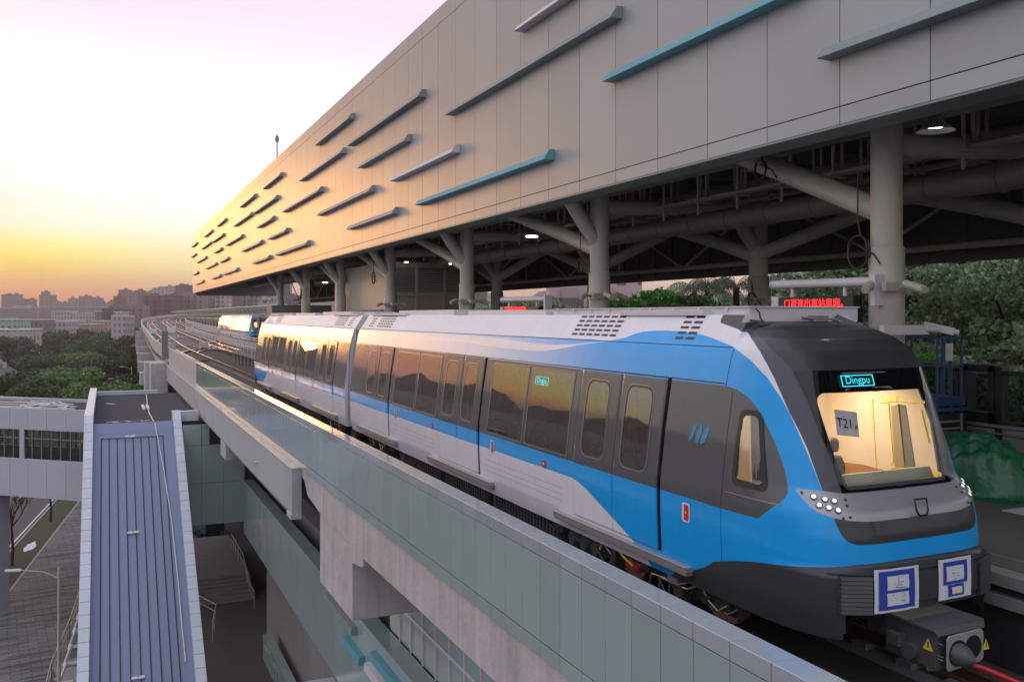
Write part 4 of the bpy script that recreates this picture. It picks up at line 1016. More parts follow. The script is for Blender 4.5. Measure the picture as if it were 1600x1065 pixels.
# ------------------------------------------------------------------ platform
PF = thing('station_platform', 'dark grey station platform with pale edge strip beside the train', 'platform')
mb = MB(); mb.box(9.25, 15.2, -6, 46, .45, .85); mb.build('floor', M['platform'], PF)
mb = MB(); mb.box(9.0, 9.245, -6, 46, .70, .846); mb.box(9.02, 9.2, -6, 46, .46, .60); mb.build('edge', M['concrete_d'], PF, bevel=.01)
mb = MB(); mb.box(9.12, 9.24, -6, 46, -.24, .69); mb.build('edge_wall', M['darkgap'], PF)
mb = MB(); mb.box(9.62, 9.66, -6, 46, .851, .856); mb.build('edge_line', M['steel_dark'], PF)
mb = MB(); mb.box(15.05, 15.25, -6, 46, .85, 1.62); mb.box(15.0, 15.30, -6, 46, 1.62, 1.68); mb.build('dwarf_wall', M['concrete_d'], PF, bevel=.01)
mb = MB(); mb.box(15.0, 15.04, -6, 46, 1.50, 1.53); mb.build('wall_trim', M['metal'], PF)
gt = thing('platform_screen', 'black framed waist-high glass screen on the low wall at right', 'glass screen')
mb = MB(); y = -6
ysc = [-5, -1.0, 3.0, 6.9, 11.05]
for a, b in zip(ysc, ysc[1:]):
    mb.box(15.08, 15.20, a, b, 2.60, 2.68); mb.box(15.08, 15.20, a, b, 1.68, 1.74); mb.box(15.06, 15.22, a-.05, a+.05, 1.68, 2.70)
mb.box(15.04, 15.24, 11.05, 11.2, 1.3, 2.75)
mb.box(15.02, 15.26, 11.2, 11.32, 1.68, 2.76); mb.box(15.02, 15.26, 11.75, 11.87, 1.68, 2.76); mb.box(15.02, 15.26, 11.2, 11.87, 2.64, 2.78); mb.box(15.02, 15.26, 11.2, 11.87, 1.6, 1.88)
for a in (12.0, 13.2): mb.box(15.08, 15.2, a, a+.08, 1.68, 2.68)
mb.box(15.08, 15.20, 11.87, 14.5, 2.60, 2.68)
mb.build('frame', M['black'], gt, bevel=.004)
mb = MB(); mb.box(15.13, 15.145, -6, 14.5, 1.74, 2.60); mb.build('glass_pane', M['stnglass'], gt)

lf = thing('work_platform', 'dark blue wheeled access platform with guard rails on the far edge', 'access platform')
mb = MB()
for x, y in ((14.2, 11.75), (14.2, 12.9), (14.85, 11.75), (14.85, 12.9)): mb.tube([(x, y, .85), (x, y, 3.28)], .028, 8)
mb.tube([(14.35, 11.75, .85), (14.35, 11.75, 3.28)], .04, 8); mb.tube([(14.55, 11.75, .85), (14.55, 11.75, 3.28)], .04, 8)
for z in (3.28, 2.75): 
    mb.tube([(14.2, 11.7, z), (14.2, 14.6, z)], .022, 8); mb.tube([(14.85, 11.7, z), (14.85, 14.6, z)], .022, 8); mb.tube([(14.2, 11.75, z), (14.85, 11.75, z)], .022, 8)
mb.box(14.15, 14.9, 11.7, 12.9, 2.0, 2.16); mb.box(14.1, 14.9, 11.66, 13.0, 1.9, 1.97)
mb.build('guard_frame', M['liftblue'], lf)
mb = MB(); mb.box(14.1, 14.82, 11.6, 12.7, 1.28, 1.86); mb.build('battery_box', M['black'], lf, bevel=.02)
mb = MB()
for z in (1.45, 1.58, 1.71): mb.box(14.07, 14.6, 11.57, 11.6, z, z+.03)
mb.box(14.62, 14.66, 11.57, 11.6, 1.3, 1.86); mb.build('box_trim', M['metal_step'], lf)
mb = MB(); mb.box(14.36, 14.56, 11.70, 11.71, 2.85, 3.18); mb.build('notice_board', M['whitedull'], lf)

# heap of green sheeting
def heap(name, cx, cy, z0, rx, ry, h, m, seed=1, n=80):
    rnd = random.Random(seed); mb = MB(); vs = []
    wv = [(rnd.uniform(-6, 6), rnd.uniform(-6, 6), rnd.uniform(0, 6), rnd.uniform(.03, .12)) for _ in range(14)]
    for j in range(n+1):
        for i in range(n+1):
            u, v = -1+2*i/n, -1+2*j/n; r = math.hypot(u, v); k = max(0, 1-r**2.2)
            z = h*k**.7*(1-.45*max(u, 0)); w = sum(a*abs(math.sin(p*u*2.2+q_*v*2.2+o)) for p, q_, o, a in wv)
            vs.append((cx+u*rx, cy+v*ry, z0+.004+z*(1+.0)+w*h*.9*(k > 0)*min(1, k*3)))
    mb.raw(vs, [(j*(n+1)+i, j*(n+1)+i+1, (j+1)*(n+1)+i+1, (j+1)*(n+1)+i) for j in range(n) for i in range(n)], 0, True)
    return mb.build(name, m)
tag(heap('plastic_tarp', 13.1, 10.3, .85, .85, 1.35, .58, M['tarp']), 'crumpled translucent green plastic tarp heaped on the platform', 'tarp')
mb = MB(); mb.tube([(9.5, 11.5, .90), (10.6, 11.2, .885), (11.6, 10.7, .89), (12.3, 10.3, .885), (12.94, 9.9, .885), (13.1, 9.4, .885), (13.0, 9.0, .885), (12.8, 8.0, .885), (12.6, 6, .885)], .034, 10)
tag(mb.build('red_hose', M['hose']), 'red hose lying across the platform in front of the green tarp', 'hose', 'red hoses')
mb = MB(); mb.tube([(12.98, 9.2, .92), (13.02, 8.9, .95), (13.06, 8.7, .93)], [.06, .075, .05], 10); mb.tube([(13.0, 8.95, .95), (13.2, 8.8, 1.02)], .03, 8)
tag(mb.build('hose_coupling', M['metal']), 'metal coupling on the red hose near the tarp', 'hose coupling')
mb = MB(); mb.box(11.9, 12.9, 8.0, 8.75, .851, .86); tag(mb.build('flat_sheet', M['papergrey']), 'pale flat sheet lying on the dark platform floor', 'sheet')

# ------------------------------------------------------------------ station building: facade, soffit, roof, columns
B = thing('station_building', 'long station hall with metal panel facade and thin horizontal fins above the tracks', 'station')
XF = 9.0; ZB0, ZB1 = 6.28, 12.86; Z1, Z2 = 6.52, 12.37
js = [8.99+1.443*k for k in range(-9, 69)]; YE_ = js[-1]+.5
mb = MB(); g = .007
for a, b in zip(js, js[1:]):
    mb.box(XF, XF+.05, a+g, b-g, ZB0, Z1-g); mb.box(XF, XF+.05, a+g, b-g, Z1+g, Z2-g); mb.box(XF, XF+.05, a+g, b-g, Z2+g, ZB1)
mb.build('facade_panel', M['facade'], B, bevel=.003)
mb = MB(); mb.box(XF+.045, XF+.3, js[0], js[-1]-.01, ZB0+.01, ZB1-.02); mb.build('facade_backing', M['darkgap'], B)
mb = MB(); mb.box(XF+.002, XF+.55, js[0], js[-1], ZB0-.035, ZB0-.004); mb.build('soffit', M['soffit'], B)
mb = MB(); mb.box(XF+.31, 20, js[-1]-.3, js[-1]-.05, 6.0, ZB1-.1); mb.build('end_wall', M['facade'], B)
mb = MB(); mb.face([(XF+.3, js[0], 12.7), (20, js[0], 9.5), (20, js[-1], 9.5), (XF+.3, js[-1], 12.7)]); mb.build('roof', M['steel_dark'], B)
mb = MB(); yy = at(433, 240, X=9.3).y; mb.tube([(9.3, yy, 12.8), (9.3, yy, 14.1)], .035, 6); mb.tube([(9.3, yy, 14.1), (9.3, yy, 14.35), (9.3, yy, 14.55)], [.10, .12, .01], 8); mb.build('lightning_rod', M['steel_dark'], B)
def c4(x, y): return (280+x*.3287, 120+y*.3287)
FINS = [(c4(648,325), c4(830,205), 0), (c4(802,333), c4(1168,95), 1), ((805,50), (905,-8), 3), (c4(572,500), c4(790,362), 0), (c4(850,437), c4(1100,306), 0), (c4(1005,500), c4(1330,360), 3),
        ((697,180.5), (970,30), 1), (c4(1125,610), (864,251), 2), (c4(398,537), c4(492,472), 0), (c4(490,643), c4(682,550), 0), (c4(655,660), c4(928,548), 0), (c4(797,725), c4(1040,654), 0),
        (c4(288,620), c4(365,576), 0), (c4(350,655), c4(471,580), 0), (c4(258,717), c4(350,655), 0), (c4(368,720), c4(453,680), 0), (c4(420,777), c4(519,736), 0), (c4(455,850), c4(620,800), 0),
        (c4(295,832), c4(397,793), 0), (c4(220,802), c4(305,766), 0), (c4(178,713), c4(225,685), 0), (c4(118,760), c4(160,741), 0), (c4(155,790), c4(215,755), 0), (c4(105,823), c4(155,791), 0),
        (c4(165,840), c4(205,823), 0), (c4(190,885), c4(237,868), 0), (c4(125,915), c4(180,893), 0), (c4(82,885), c4(132,864), 0), (c4(345,890), c4(436,865), 0), (c4(205,942), c4(282,921), 0),
        (c4(153,962), c4(201,950), 0), (c4(75,988), c4(118,977), 0), (c4(65,943), c4(93,934), 0), (c4(58,810), c4(87,796), 0), (c4(56,858), c4(82,850), 0),
        ((943,127), (1262,-8), 2), ((1278,93), (1640,-25), 1)]
fm = [M['facade'], M['fin_green'], M['fin_teal'], M['fin_white']]
for (l, r, k) in FINS:
    a, b = at(*l, X=XF-.2), at(*r, X=XF-.02); z = (a.z+at(*r, X=XF).z)/2; y0, y1 = b.y, a.y; mb = MB()
    cuts = [y0]+[y1-(y1-y0)*0]; n = max(1, int((y1-y0)/3.3)); ys = frange(y0, y1, n)
    for p, q in zip(ys, ys[1:]):
        mb.prism([(XF-.002, z), (XF-.24, z), (XF-.24, z+.015), (XF-.13, z+.155), (XF-.002, z+.16)], 1, p+.006, q-.006)
    mb.prism([(XF-.002, z-.01), (XF-.25, z-.01), (XF-.25, z+.03), (XF-.12, z+.225), (XF-.002, z+.23)], 1, y0-.03, y0+.002)
    mb.build('facade_fin', fm[k], B, bevel=.004)
# columns with raking branches
def column(x, y, row, top=6.55):
    mb = MB(); r = .235 if row == 1 else .25
    mb.tube([(x, y, .85), (x, y, 3.2)], r*1.02, 28); mb.tube([(x, y, 3.2), (x, y, 3.215), (x, y, 4.72), (x, y, 4.73)], [r*1.0, r*1.08, r*1.08, r], 28, cap=False); mb.tube([(x, y, 4.70), (x, y, 7.2)], r*.96, 28)
    c = mb.build('column', M['steel'], B)
    if row == 2 or y > 12:
        mb = MB(); mb.tube([(x, y, 5.35), (x-.42, y, 5.85), (x-.88, y, 6.5), (x-.98, y, 6.9)], r*.72, 20); mb.build('branch', M['steel'], c)
    mb = MB(); mb.tube([(x, y+.05, 5.25), (x, y+2.3, 6.22), (x, y+4.4, 7.1)] if row == 1 and y < 12 else [(x, y+.05, 5.25), (x, y+1.6, 5.72), (x, y+4.3, 6.45), (x, y+6.4, 7.0)], r*.78, 20); mb.build('branch', M['steel'], c)
    if row == 2: mb = MB(); mb.tube([(x, y-.05, 5.30), (x, y-3.4, 6.0), (x, y-6.5, 6.7)], r*.70, 20); mb.build('branch', M['steel'], c)
    if row == 1: mb = MB(); mb.tube([(x, y, 6.25), (x+4.9, y, 6.5)], r*.75, 18); mb.build('branch', M['steel'], c)
    return c
cols1 = [9.66+8.45*k for k in range(-1, 7)]; cols2 = [18.3+8.5*k for k in range(-1, 5)]
for y in cols1: column(10.6, y, 1)
for y in cols2: column(15.5, y, 2)
# roof deck, purlins, truss and far fascia under the hall
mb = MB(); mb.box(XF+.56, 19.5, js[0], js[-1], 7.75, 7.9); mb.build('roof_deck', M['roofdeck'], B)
for x, r, z in ((10.6, .2, 7.1), (15.5, .2, 7.1)):
    mb = MB(); mb.tube([(x, js[0], z), (x, js[-1]-.5, z)], r, 14); mb.build('long_beam', M['steel'], B)
y = js[0]+.4
while y < js[-1]-1:
    mb = MB(); mb.box(XF+.6, 19.4, y, y+.14, 7.35, 7.72); mb.build('purlin', M['steel_dark'], B); y += 2.85
mb = MB()
for x in (9.9, 12.0, 13.6, 17.2): mb.box(x, x+.08, js[0], js[-1]-.5, 7.55, 7.7)
mb.build('sheeting_rail', M['steel_dark'], B)
mb = MB(); x = 18.2; zc = 5.34
mb.tube([(x, js[0], zc), (x, 95, zc)], .085, 10); mb.tube([(x, js[0], 7.3), (x, 95, 7.3)], .085, 10); y = js[0]
k = 0
while y < 94:
    mb.tube([(x, y, zc if k % 2 else 7.3), (x, y+4.2, 7.3 if k % 2 else zc)], .05, 8); mb.tube([(x, y+4.2, zc), (x, y+4.2, 7.3)], .04, 8) if k % 2 else None; y += 4.2; k += 1
mb.build('roof_truss', M['steel'], B)
mb = MB(); mb.box(18.8, 18.9, js[0], 95, 5.12, 8.6)
for k in range(90): mb.box(18.72, 18.79, js[0]+k*1.1, js[0]+k*1.1+.06, 5.2, 7.7)
mb.box(18.6, 18.85, js[0], 95, 5.0, 5.12)
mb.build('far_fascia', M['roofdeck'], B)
mb = MB(); mb.tube([(13.0, js[0], 5.92), (13.0, 60, 5.92)], .24, 22)
for k in range(44): mb.tube([(13.0, js[0]+1.35*k, 5.92), (13.0, js[0]+1.35*k+.05, 5.92)], .26, 20)
mb.build('air_duct', M['duct'], B)
mb = MB(); mb.tube([(11.2, js[0], 6.9), (11.2, 60, 6.9)], .3, 18); mb.build('air_duct', M['duct'], B)
mb = MB()
for x, z in ((12.2, 6.28), (14.3, 6.5)):
    mb.box(x-.12, x+.12, js[0], 62, z, z+.05); y = js[0]
    while y < 62: mb.box(x-.14, x-.10, y, y+.05, z-.32, 7.6); mb.box(x+.08, x+.12, y, y+.05, z-.05, 7.6); mb.box(x-.2, x+.2, y, y+.06, z-.06, z-.02); y += 1.35
mb.build('cable_tray', M['steel'], B)
mb = MB(); rnd = random.Random(11)
for k in range(26):
    y = rnd.uniform(2, 58); x = rnd.choice((9.9, 11.6, 12.6, 14, 16.4)); mb.tube([(x, y, 7.6), (x, y, 6.9)], .02, 6); mb.tube([(x, y, 6.9), (x, y, 6.82)], [.05, .22], 12)
mb.build('high_bay_lamp', M['steel'], B)
for (u, v, x, s_) in ((831, 367, 11.3, 1.0), (706, 410, 11.5, .5), (635, 408, 11.5, .45), (508, 440, 11.6, .9), (1063, 205, 11.5, 0)):
    if s_ == 0: continue
    p = at(u, v, X=x); mb = MB(); mb.tube([p+Vector((0, 0, .10)), p+Vector((0, 0, .02)), p-Vector((0, 0, .03))], [.06, .17*s_+.02, .19*s_+.02], 16); o = mb.build('ceiling_lamp', M['steel_dark'], B)
    mb = MB(); mb.tube([p-Vector((0, 0, .035)), p-Vector((0, 0, .06))], .15*s_+.02, 16); mb.build('lamp_lens', M['lampon'], o)
p = at(1462, 205, X=9.75); mb = MB(); mb.tube([p+Vector((0, 0, .62)), p+Vector((0, 0, .22))], .03, 8); mb.tube([p+Vector((0, 0, .22)), p+Vector((0, 0, .10)), p], [.07, .12, .235], 20, cap=False); o = mb.build('ceiling_lamp', M['metal'], B)
mb = MB(); mb.tube([p+Vector((0, 0, .06)), p+Vector((0, 0, .055))], .11, 16); mb.build('lamp_lens', M['lampon'], o)
# service room on the platform, louvred above and glazed below
mb = MB(); mb.box(10.9, 14.6, 36.5, 46, .85, 3.0); mb.box(10.9, 14.6, 36.5, 46, 3.95, 5.9)
for x in (10.9, 12.2, 13.5, 14.5): mb.box(x-.06, x+.08, 36.42, 36.6, .85, 5.9)
mb.box(10.8, 14.7, 36.4, 46, 5.9, 6.0); mb.box(10.85, 14.65, 36.4, 36.6, 4.55, 4.65)
mb.build('service_room', M['steel'], B, bevel=.01)
mb = MB()
for k in range(14): mb.box(11.0, 14.5, 36.44, 36.5, 4.75+k*.075, 4.79+k*.075)
mb.build('louvre', M['steel_dark'], B)
mb = MB(); mb.box(11, 14.5, 36.55, 36.57, 3.0, 4.5); mb.build('window', M['car_glass'], B)
mb = MB(); mb.box(10.0, 14.0, 60, 62, .85, 4.4); mb.build('equipment_room', M['steel_dark'], B)

# things on the columns
def camera_cluster(y, x, zc, label):
    t = thing('column_clamp', label, 'camera mount', (x, y, zc), 'camera mounts round the columns')
    mb = MB(); mb.tube([(x, y, zc-.09), (x, y, zc+.09)], .275, 24); mb.box(x-.34, x+.34, y-.30, y-.22, zc-.06, zc+.06); rel(mb.build('collar', M['steel']), t)
    for dx, dy in ((-.45, -.1), (.45, -.1), (-.1, -.5)):
        mb = MB(); mb.bar((x+dx*.6, y+dy*.6, zc), (x+dx, y+dy, zc+.02), .05, .05); rel(mb.build('bracket', M['steel']), t)
        mb = MB(); a = Vector((x+dx, y+dy, zc+.02)); b = a+Vector((dx*.55, dy*.7-.05, -.10)); b = a+(b-a)*.7; mb.tube([a-(b-a)*.3, b], .062, 14); mb.tube([b, b+(b-a)*.05], .05, 14); rel(mb.build('camera_housing', M['steel']), t)
    return t
camera_cluster(9.66, 10.6, 4.12, 'grey camera mount ringed round the nearest big column')
camera_cluster(18.11, 10.6, 4.16, 'grey camera mount ringed round the second front column from the camera')
camera_cluster(26.56, 10.6, 4.16, 'grey camera mount ringed round the third front column')
camera_cluster(35.0, 10.6, 4.16, 'grey camera mount on the front column by the louvred room')
camera_cluster(18.3, 15.5, 4.1, 'grey camera mount round the rear column left of the red display')
t = thing('cctv_camera', 'white box camera on a pale arm right of the nearest column', 'camera', (10.85, 9.4, 3.6))
mb = MB(); mb.box(10.2, 11.1, 9.34, 9.42, 3.42, 3.56); mb.tube([(11.05, 9.38, 3.5), (11.25, 9.3, 3.5)], .05, 8); rel(mb.build('arm', M['whitedull']), t)
mb = MB(); mb.bar((11.2, 9.5, 3.56), (11.42, 9.15, 3.46), .11, .11); mb.tube([(11.42, 9.15, 3.46), (11.45, 9.1, 3.45)], .045, 10); rel(mb.build('housing', M['whitedull'], bevel=.01), t)
def led_sign(xc, y0, y1, zt, zb, label, txt, size, lit_z):
    t = thing('led_display', label, 'display', (xc, (y0+y1)/2, zb), 'red led displays hung under the roof')
    mb = MB(); mb.box(xc-.09, xc+.09, y0, y1-.17, zb, zt, 0); mb.box(xc-.095, xc-.088, y0+.02, y1-.19, zt-.012, zt, 0); rel(mb.build('cabinet', M['black'], bevel=.006), t)
    mb = MB(); mb.box(xc-.10, xc+.10, y1-.165, y1, zb, zt+.02); rel(mb.build('end_cap', M['whitedull'], bevel=.01), t)
    mb = MB(); mb.tube([(xc, y0-.35, zt+.20), (xc, y1+.05, zt+.22)], .075, 14); mb.tube([(xc, y1+.05, zt+.22), (xc, y1+.07, zt+.22)], .085, 14)
    for y in (y0+.25, y1-.4): mb.tube([(xc, y, zt), (xc, y, zt+.2)], .03, 10)
    mb.box(xc-.1, xc+.1, y0-.42, y0-.34, zt-.15, zt+.30); rel(mb.build('hanger', M['whitedull']), t)
    mt = Matrix.Translation((xc-.097, y1-.30, lit_z))@Matrix.Rotation(R(-90), 4, 'Z')@Matrix.Rotation(R(90), 4, 'X')
    o = text('led_text', txt, size, M['ledred'], None, mt, align='LEFT'); rel(o, t)
    return t
led_sign(10.3, 9.93, 11.72, 4.0, 3.60, 'black display with red Chinese text reading about masks, hung at the nearest column', '口罩進出車站車廂。', .155, 3.885)
led_sign(10.3, 20.6, 23.0, 3.93, 3.55, 'small distant display showing a red line of text behind the train roof', '口罩進出車站車廂。', .17, 3.86)
def coil(x, y, z, r, label, n=3, drop=1.2):
    mb = MB(); pts = []
    for k in range(n*20+1):
        a = 2*math.pi*k/20; pts.append((x-.02*math.sin(a*1.7), y+r*(1+.08*math.sin(a*.37))*math.cos(a), z+r*1.25*math.sin(a)))
    mb.tube(pts, .013, 6, cap=False); mb.tube([(x, y, z+drop), (x+.01, y+.02, z+.5), (x, y-.05, z+r*1.2)], .012, 6); mb.tube([(x, y, z+.1), (x, y-.3, z-.05), (x, y-.42, z-.2)], .012, 6)
    return tag(mb.build('cable_coil', M['copper']), label, 'cable', 'coiled cables hanging under the roof')
coil(10.33, 9.95, 4.66, .20, 'black cable coil hanging on the left side of the nearest column')
coil(10.2, 12.0, 6.2, .13, 'black cable coil hanging from the facade edge left of the nearest column', 2, .8)
coil(10.3, 18.5, 4.9, .12, 'black looped cable beside the second front column', 2, 1.6)
coil(10.3, 36.5, 5.3, .2, 'black looped cables beside the louvred room', 3, .8)
coil(15.2, 18.2, 4.1, .15, 'black cable loop on the rear column near the red display', 2, .2)

# ================================================================== street level, stair, footbridge, concourse
# covered stair with blue sheet roof: runs down towards the camera
TS = .6715; YT0, ZT0 = 50.0, -1.95
def rp(x, y, dz=0): return (x, y, ZT0-(YT0-y)*TS+dz)
SH = thing('covered_stair', 'covered stair with ribbed blue-grey metal roof between two pale edge walls', 'stair roof')
yb = 35.9; zb = rp(0, yb)[2]
mb = MB(); mb.raw([rp(-.6, yb), rp(3.2, yb), rp(3.2, YT0), rp(-.6, YT0), rp(-.6, yb, -.25), rp(3.2, yb, -.25), rp(3.2, YT0, -.25), rp(-.6, YT0, -.25)], [(0,1,2,3), (4,7,6,5), (0,4,5,1), (2,6,7,3), (1,5,6,2), (3,7,4,0)])
mb.box(-.6, 3.2, 31, yb, zb-.25, zb)
mb.build('roof', M['bluegreyroof'], SH)
mb = MB()
xs_ = [-.22, .13, .50, .87, 1.24, 1.61, 1.98, 2.35, 2.66]
for x in xs_: mb.bar(rp(x, yb, .02), rp(x, YT0-.9, .02), .035, .05)
mb.build('roof_seam', M['seamdark'] if 'seamdark' in M else M['bluedark'], SH)
mb = MB(); mb.bar(rp(-.26, YT0-.88, .03), rp(2.70, YT0-.88, .03), .06, .06); mb.bar(rp(-.28, yb, .03), rp(-.28, YT0-.9, .03), .05, .06)
mb.raw([rp(-.58, YT0-.6, .01), rp(3.18, YT0-.6, .01), (3.18, YT0+.05, ZT0+.10), (-.58, YT0+.05, ZT0+.10)], [(0,1,2,3)])
mb.build('flashing', M['bluegreyroof'], SH)
def sidecurb(x0, x1, h):
    mb = MB(); L_ = YT0+.2-yb; n = 26
    for k in range(n):
        a, b = yb+L_*k/n+.012, yb+L_*(k+1)/n-.012
        A = [rp(x0, a, h), rp(x1, a, h), rp(x1, b, h), rp(x0, b, h)]; Bm = [rp(x0, a, -.6), rp(x1, a, -.6), rp(x1, b, -.6), rp(x0, b, -.6)]
        mb.raw(A+Bm, [(0,1,2,3), (4,7,6,5), (0,4,5,1), (1,5,6,2), (2,6,7,3), (3,7,4,0)])
    for k in range(6):
        a, b = yb-5+.84*k+.012, yb-5+.84*(k+1)-.012; mb.box(x0, x1, a, b, zb-.6, zb+h)
    return mb
sidecurb(-1.02, -.60, .42).build('edge_wall', M['curbwhite'], SH, bevel=.01)
sidecurb(3.20, 3.60, .42).build('edge_wall', M['curbwhite'], SH, bevel=.01)
mb = MB(); zt = ZT0+.55
for k in range(16): mb.box(-1.02, -.60, YT0+.22+1.17*k, YT0+1.37+1.17*k, ZT0-.7, zt+.01*0)
mb.build('edge_wall', M['curbwhite'], SH, bevel=.01)
mb = MB(); mb.box(3.20, 3.62, YT0+.22, YT0+.9, ZT0-.7, zt); mb.box(3.62, 4.5, YT0+.2, YT0+.62, ZT0-.7, zt); mb.build('edge_wall', M['curbwhite'], SH, bevel=.01)
mb = MB(); mb.box(-.6, 6.6, YT0+.06, 69, ZT0-.3, ZT0+.02); mb.build('flat_roof', M['bluedark'], SH)
mb = MB(); mb.box(-.6, 3.4, 68.8, 69.1, ZT0, ZT0+.28); mb.build('roof_upstand', M['curbwhite'], SH)
mb = MB(); rnd = random.Random(21)
for k in range(26): 
    x = rnd.uniform(-.1, 2.2); y = 51.2+rnd.uniform(-.25, .35); mb.bar((x, y, ZT0+.035), (x+rnd.uniform(.05, .25), y+rnd.uniform(-.12, .12), ZT0+.035), .05, .015)
tag(mb.build('plaster_scraps', M['whitedull']), 'white scraps scattered on the dark flat roof above the stair', 'scraps', kind='stuff')
mb = MB(); mb.box(1.98, 2.13, 57, 59.6, ZT0+.02, ZT0+.13); mb.box(2.22, 2.37, 57, 59.6, ZT0+.02, ZT0+.13)
tag(mb.build('pipe_pair', M['whitedull'], bevel=.01), 'two short pale pipes lying side by side on the dark flat roof', 'pipes')
mb = MB(); mb.bar((.0, 62, ZT0+.05), (.5, 61.2, ZT0+.05), .12, .04); tag(mb.build('roof_plank', M['whitedull']), 'small white plank lying on the dark flat roof near its left edge', 'plank')
def roofpt(u, v):
    a = at(u, v, D=1)-Vector((0, 0, H)); # direction
    k = (ZT0-YT0*TS-H)/(a.z-a.y*TS); return Vector((0, 0, H))+a*k
for i, (u, v) in enumerate(((203, 684), (208, 834), (216, 1061))):
    p = roofpt(u, v); t = thing('roof_bracket', ['small white anchor bracket near the top of the blue stair roof', 'small white anchor bracket halfway down the blue stair roof', 'small white anchor bracket at the bottom edge of the blue stair roof'][i], 'bracket', p, 'anchor brackets on the stair roof')
    d = Vector((0, 1, TS)).normalized(); mb = MB(); mb.bar(p+Vector((-.24, 0, .07)), p+Vector((.24, 0, .07)), .12, .09, up=(0, -TS, 1)); rel(mb.build('plate', M['whitedull'], bevel=.01), t)
    mb = MB(); mb.tube([p+Vector((0, 0, .1)), p+Vector((0, 0, .16))], .03, 8); rel(mb.build('bolt', M['metal']), t)
pts = [(2.62, 68.9, ZT0+.05), (2.55, 66, ZT0+.05), (2.35, 60, ZT0+.05), (2.25, 55, ZT0+.05), (2.28, 50.6, ZT0+.06)]
for u, v in ((242, 662), (249, 700), (256, 735), (262, 775), (268, 812), (272, 850), (279, 915), (284, 975), (290, 1035)): q = roofpt(u, v); pts.append((q.x, q.y, q.z+.05))
mb = MB(); mb.tube(pts, .028, 6); tag(mb.build('safety_strap', M['whitedull']), 'long pale strap lying down the stair roof from the dark flat roof', 'strap')

# covered footbridge joining the stair top from the left
FB = thing('footbridge', 'white panelled covered footbridge with a band of dark glazing at left', 'footbridge')
bd_ = Vector((-.745, .667, 0)); bn = Vector((.667, .745, 0)); b0 = Vector((-1.05, 53.3, 0))
def bp_(t, n, z): q = b0+bd_*t+bn*n; return (q.x, q.y, z)
def bbox(mb, t0, t1, n0, n1, z0, z1, m=0):
    a, b = max(t0, .895*n0), max(t0, .895*n1)
    mb.raw([bp_(a,n0,z0), bp_(t1,n0,z0), bp_(t1,n1,z0), bp_(b,n1,z0), bp_(a,n0,z1), bp_(t1,n0,z1), bp_(t1,n1,z1), bp_(b,n1,z1)], [(0,3,2,1),(4,5,6,7),(0,1,5,4),(1,2,6,5),(2,3,7,6),(3,0,4,7)], m)
BL_ = 26
for nm, z0, z1 in (('upper_fascia', -2.64, -1.44), ('lower_fascia', -6.4, -4.32)):
    mb = MB()
    for k in range(int(BL_/1.3)):
        bbox(mb, k*1.3+.008, (k+1)*1.3-.008, 0, .12, z0, z1)
    mb.build(nm, M['bridgewhite'], FB, bevel=.006)
mb = MB(); bbox(mb, 0, BL_, 4.6, 4.8, -2.6, -1.40); bbox(mb, -.6, BL_, 4.6, 4.8, -6.4, -4.5); mb.build('rear_fascia', M['bridgewhite'], FB)
mb = MB(); bbox(mb, -1, BL_, .13, 4.6, -6.3, -6.0); bbox(mb, -1, BL_, .13, 4.6, -1.9, -1.58); mb.build('floor_and_roof', M['bluedark'], FB)
mb = MB()
for k in range(40): bbox(mb, .35+.66*k, .40+.66*k, .05, .12, -4.32, -2.64)
for z in (-3.15,): bbox(mb, 0, BL_, .05, .10, z, z+.05)
for k in range(7, 39): bbox(mb, .35+.66*k, .40+.66*k, 4.62, 4.70, -4.5, -2.6)
mb.build('mullion', M['steel_dark'], FB)
for k in range(4): mb = MB(); bbox(mb, 4.2+6.4*k, 4.5+6.4*k, .0, .3, -4.32, -2.64); mb.build('post', M['bridgewhite'], FB)
mb = MB()
bbox(mb, 0, BL_, .02, .12, -4.34, -4.26); bbox(mb, 0, BL_, 4.5, 4.6, -4.5, -4.36); mb.build('sill', M['bridgewhite'], FB)
mb = MB(); bbox(mb, 0, BL_, .075, .09, -4.30, -2.66); mb.build('glazing', M['stnglass'], FB)
mb = MB(); bbox(mb, 6.25, 6.8, .3, 1.0, GZ, -6.35); mb.build('pier', M['bridgewhite'], FB, bevel=.03)
mb = MB(); bbox(mb, .15, .45, .3, .9, -7.6, -6.35); mb.build('pier', M['bridgewhite'], FB)
mb = MB(); rnd = random.Random(4)
for k in range(44):
    n = rnd.uniform(.6, 4.2); t = .9*n+.8+(rnd.uniform(.3, 9) if k % 3 else rnd.uniform(.3, 2.5)); p = Vector(bp_(t, n, -1.52)); a = rnd.uniform(0, 3.1) if k % 2 else 2.4; mb.bar(p, p+Vector((math.cos(a), math.sin(a), 0))*rnd.uniform(.2, 1.2), .09, .05)
for k in range(3): p = Vector(bp_(1.8+k, 1.2+k, -1.53)); mb.bar(p, Vector(bp_(13, 1.0+k*1.1, -1.53)), .1, .06)
tag(mb.build('timber_litter', M['whitedull']), 'white boards and scraps littering the footbridge roof', 'boards', kind='stuff')

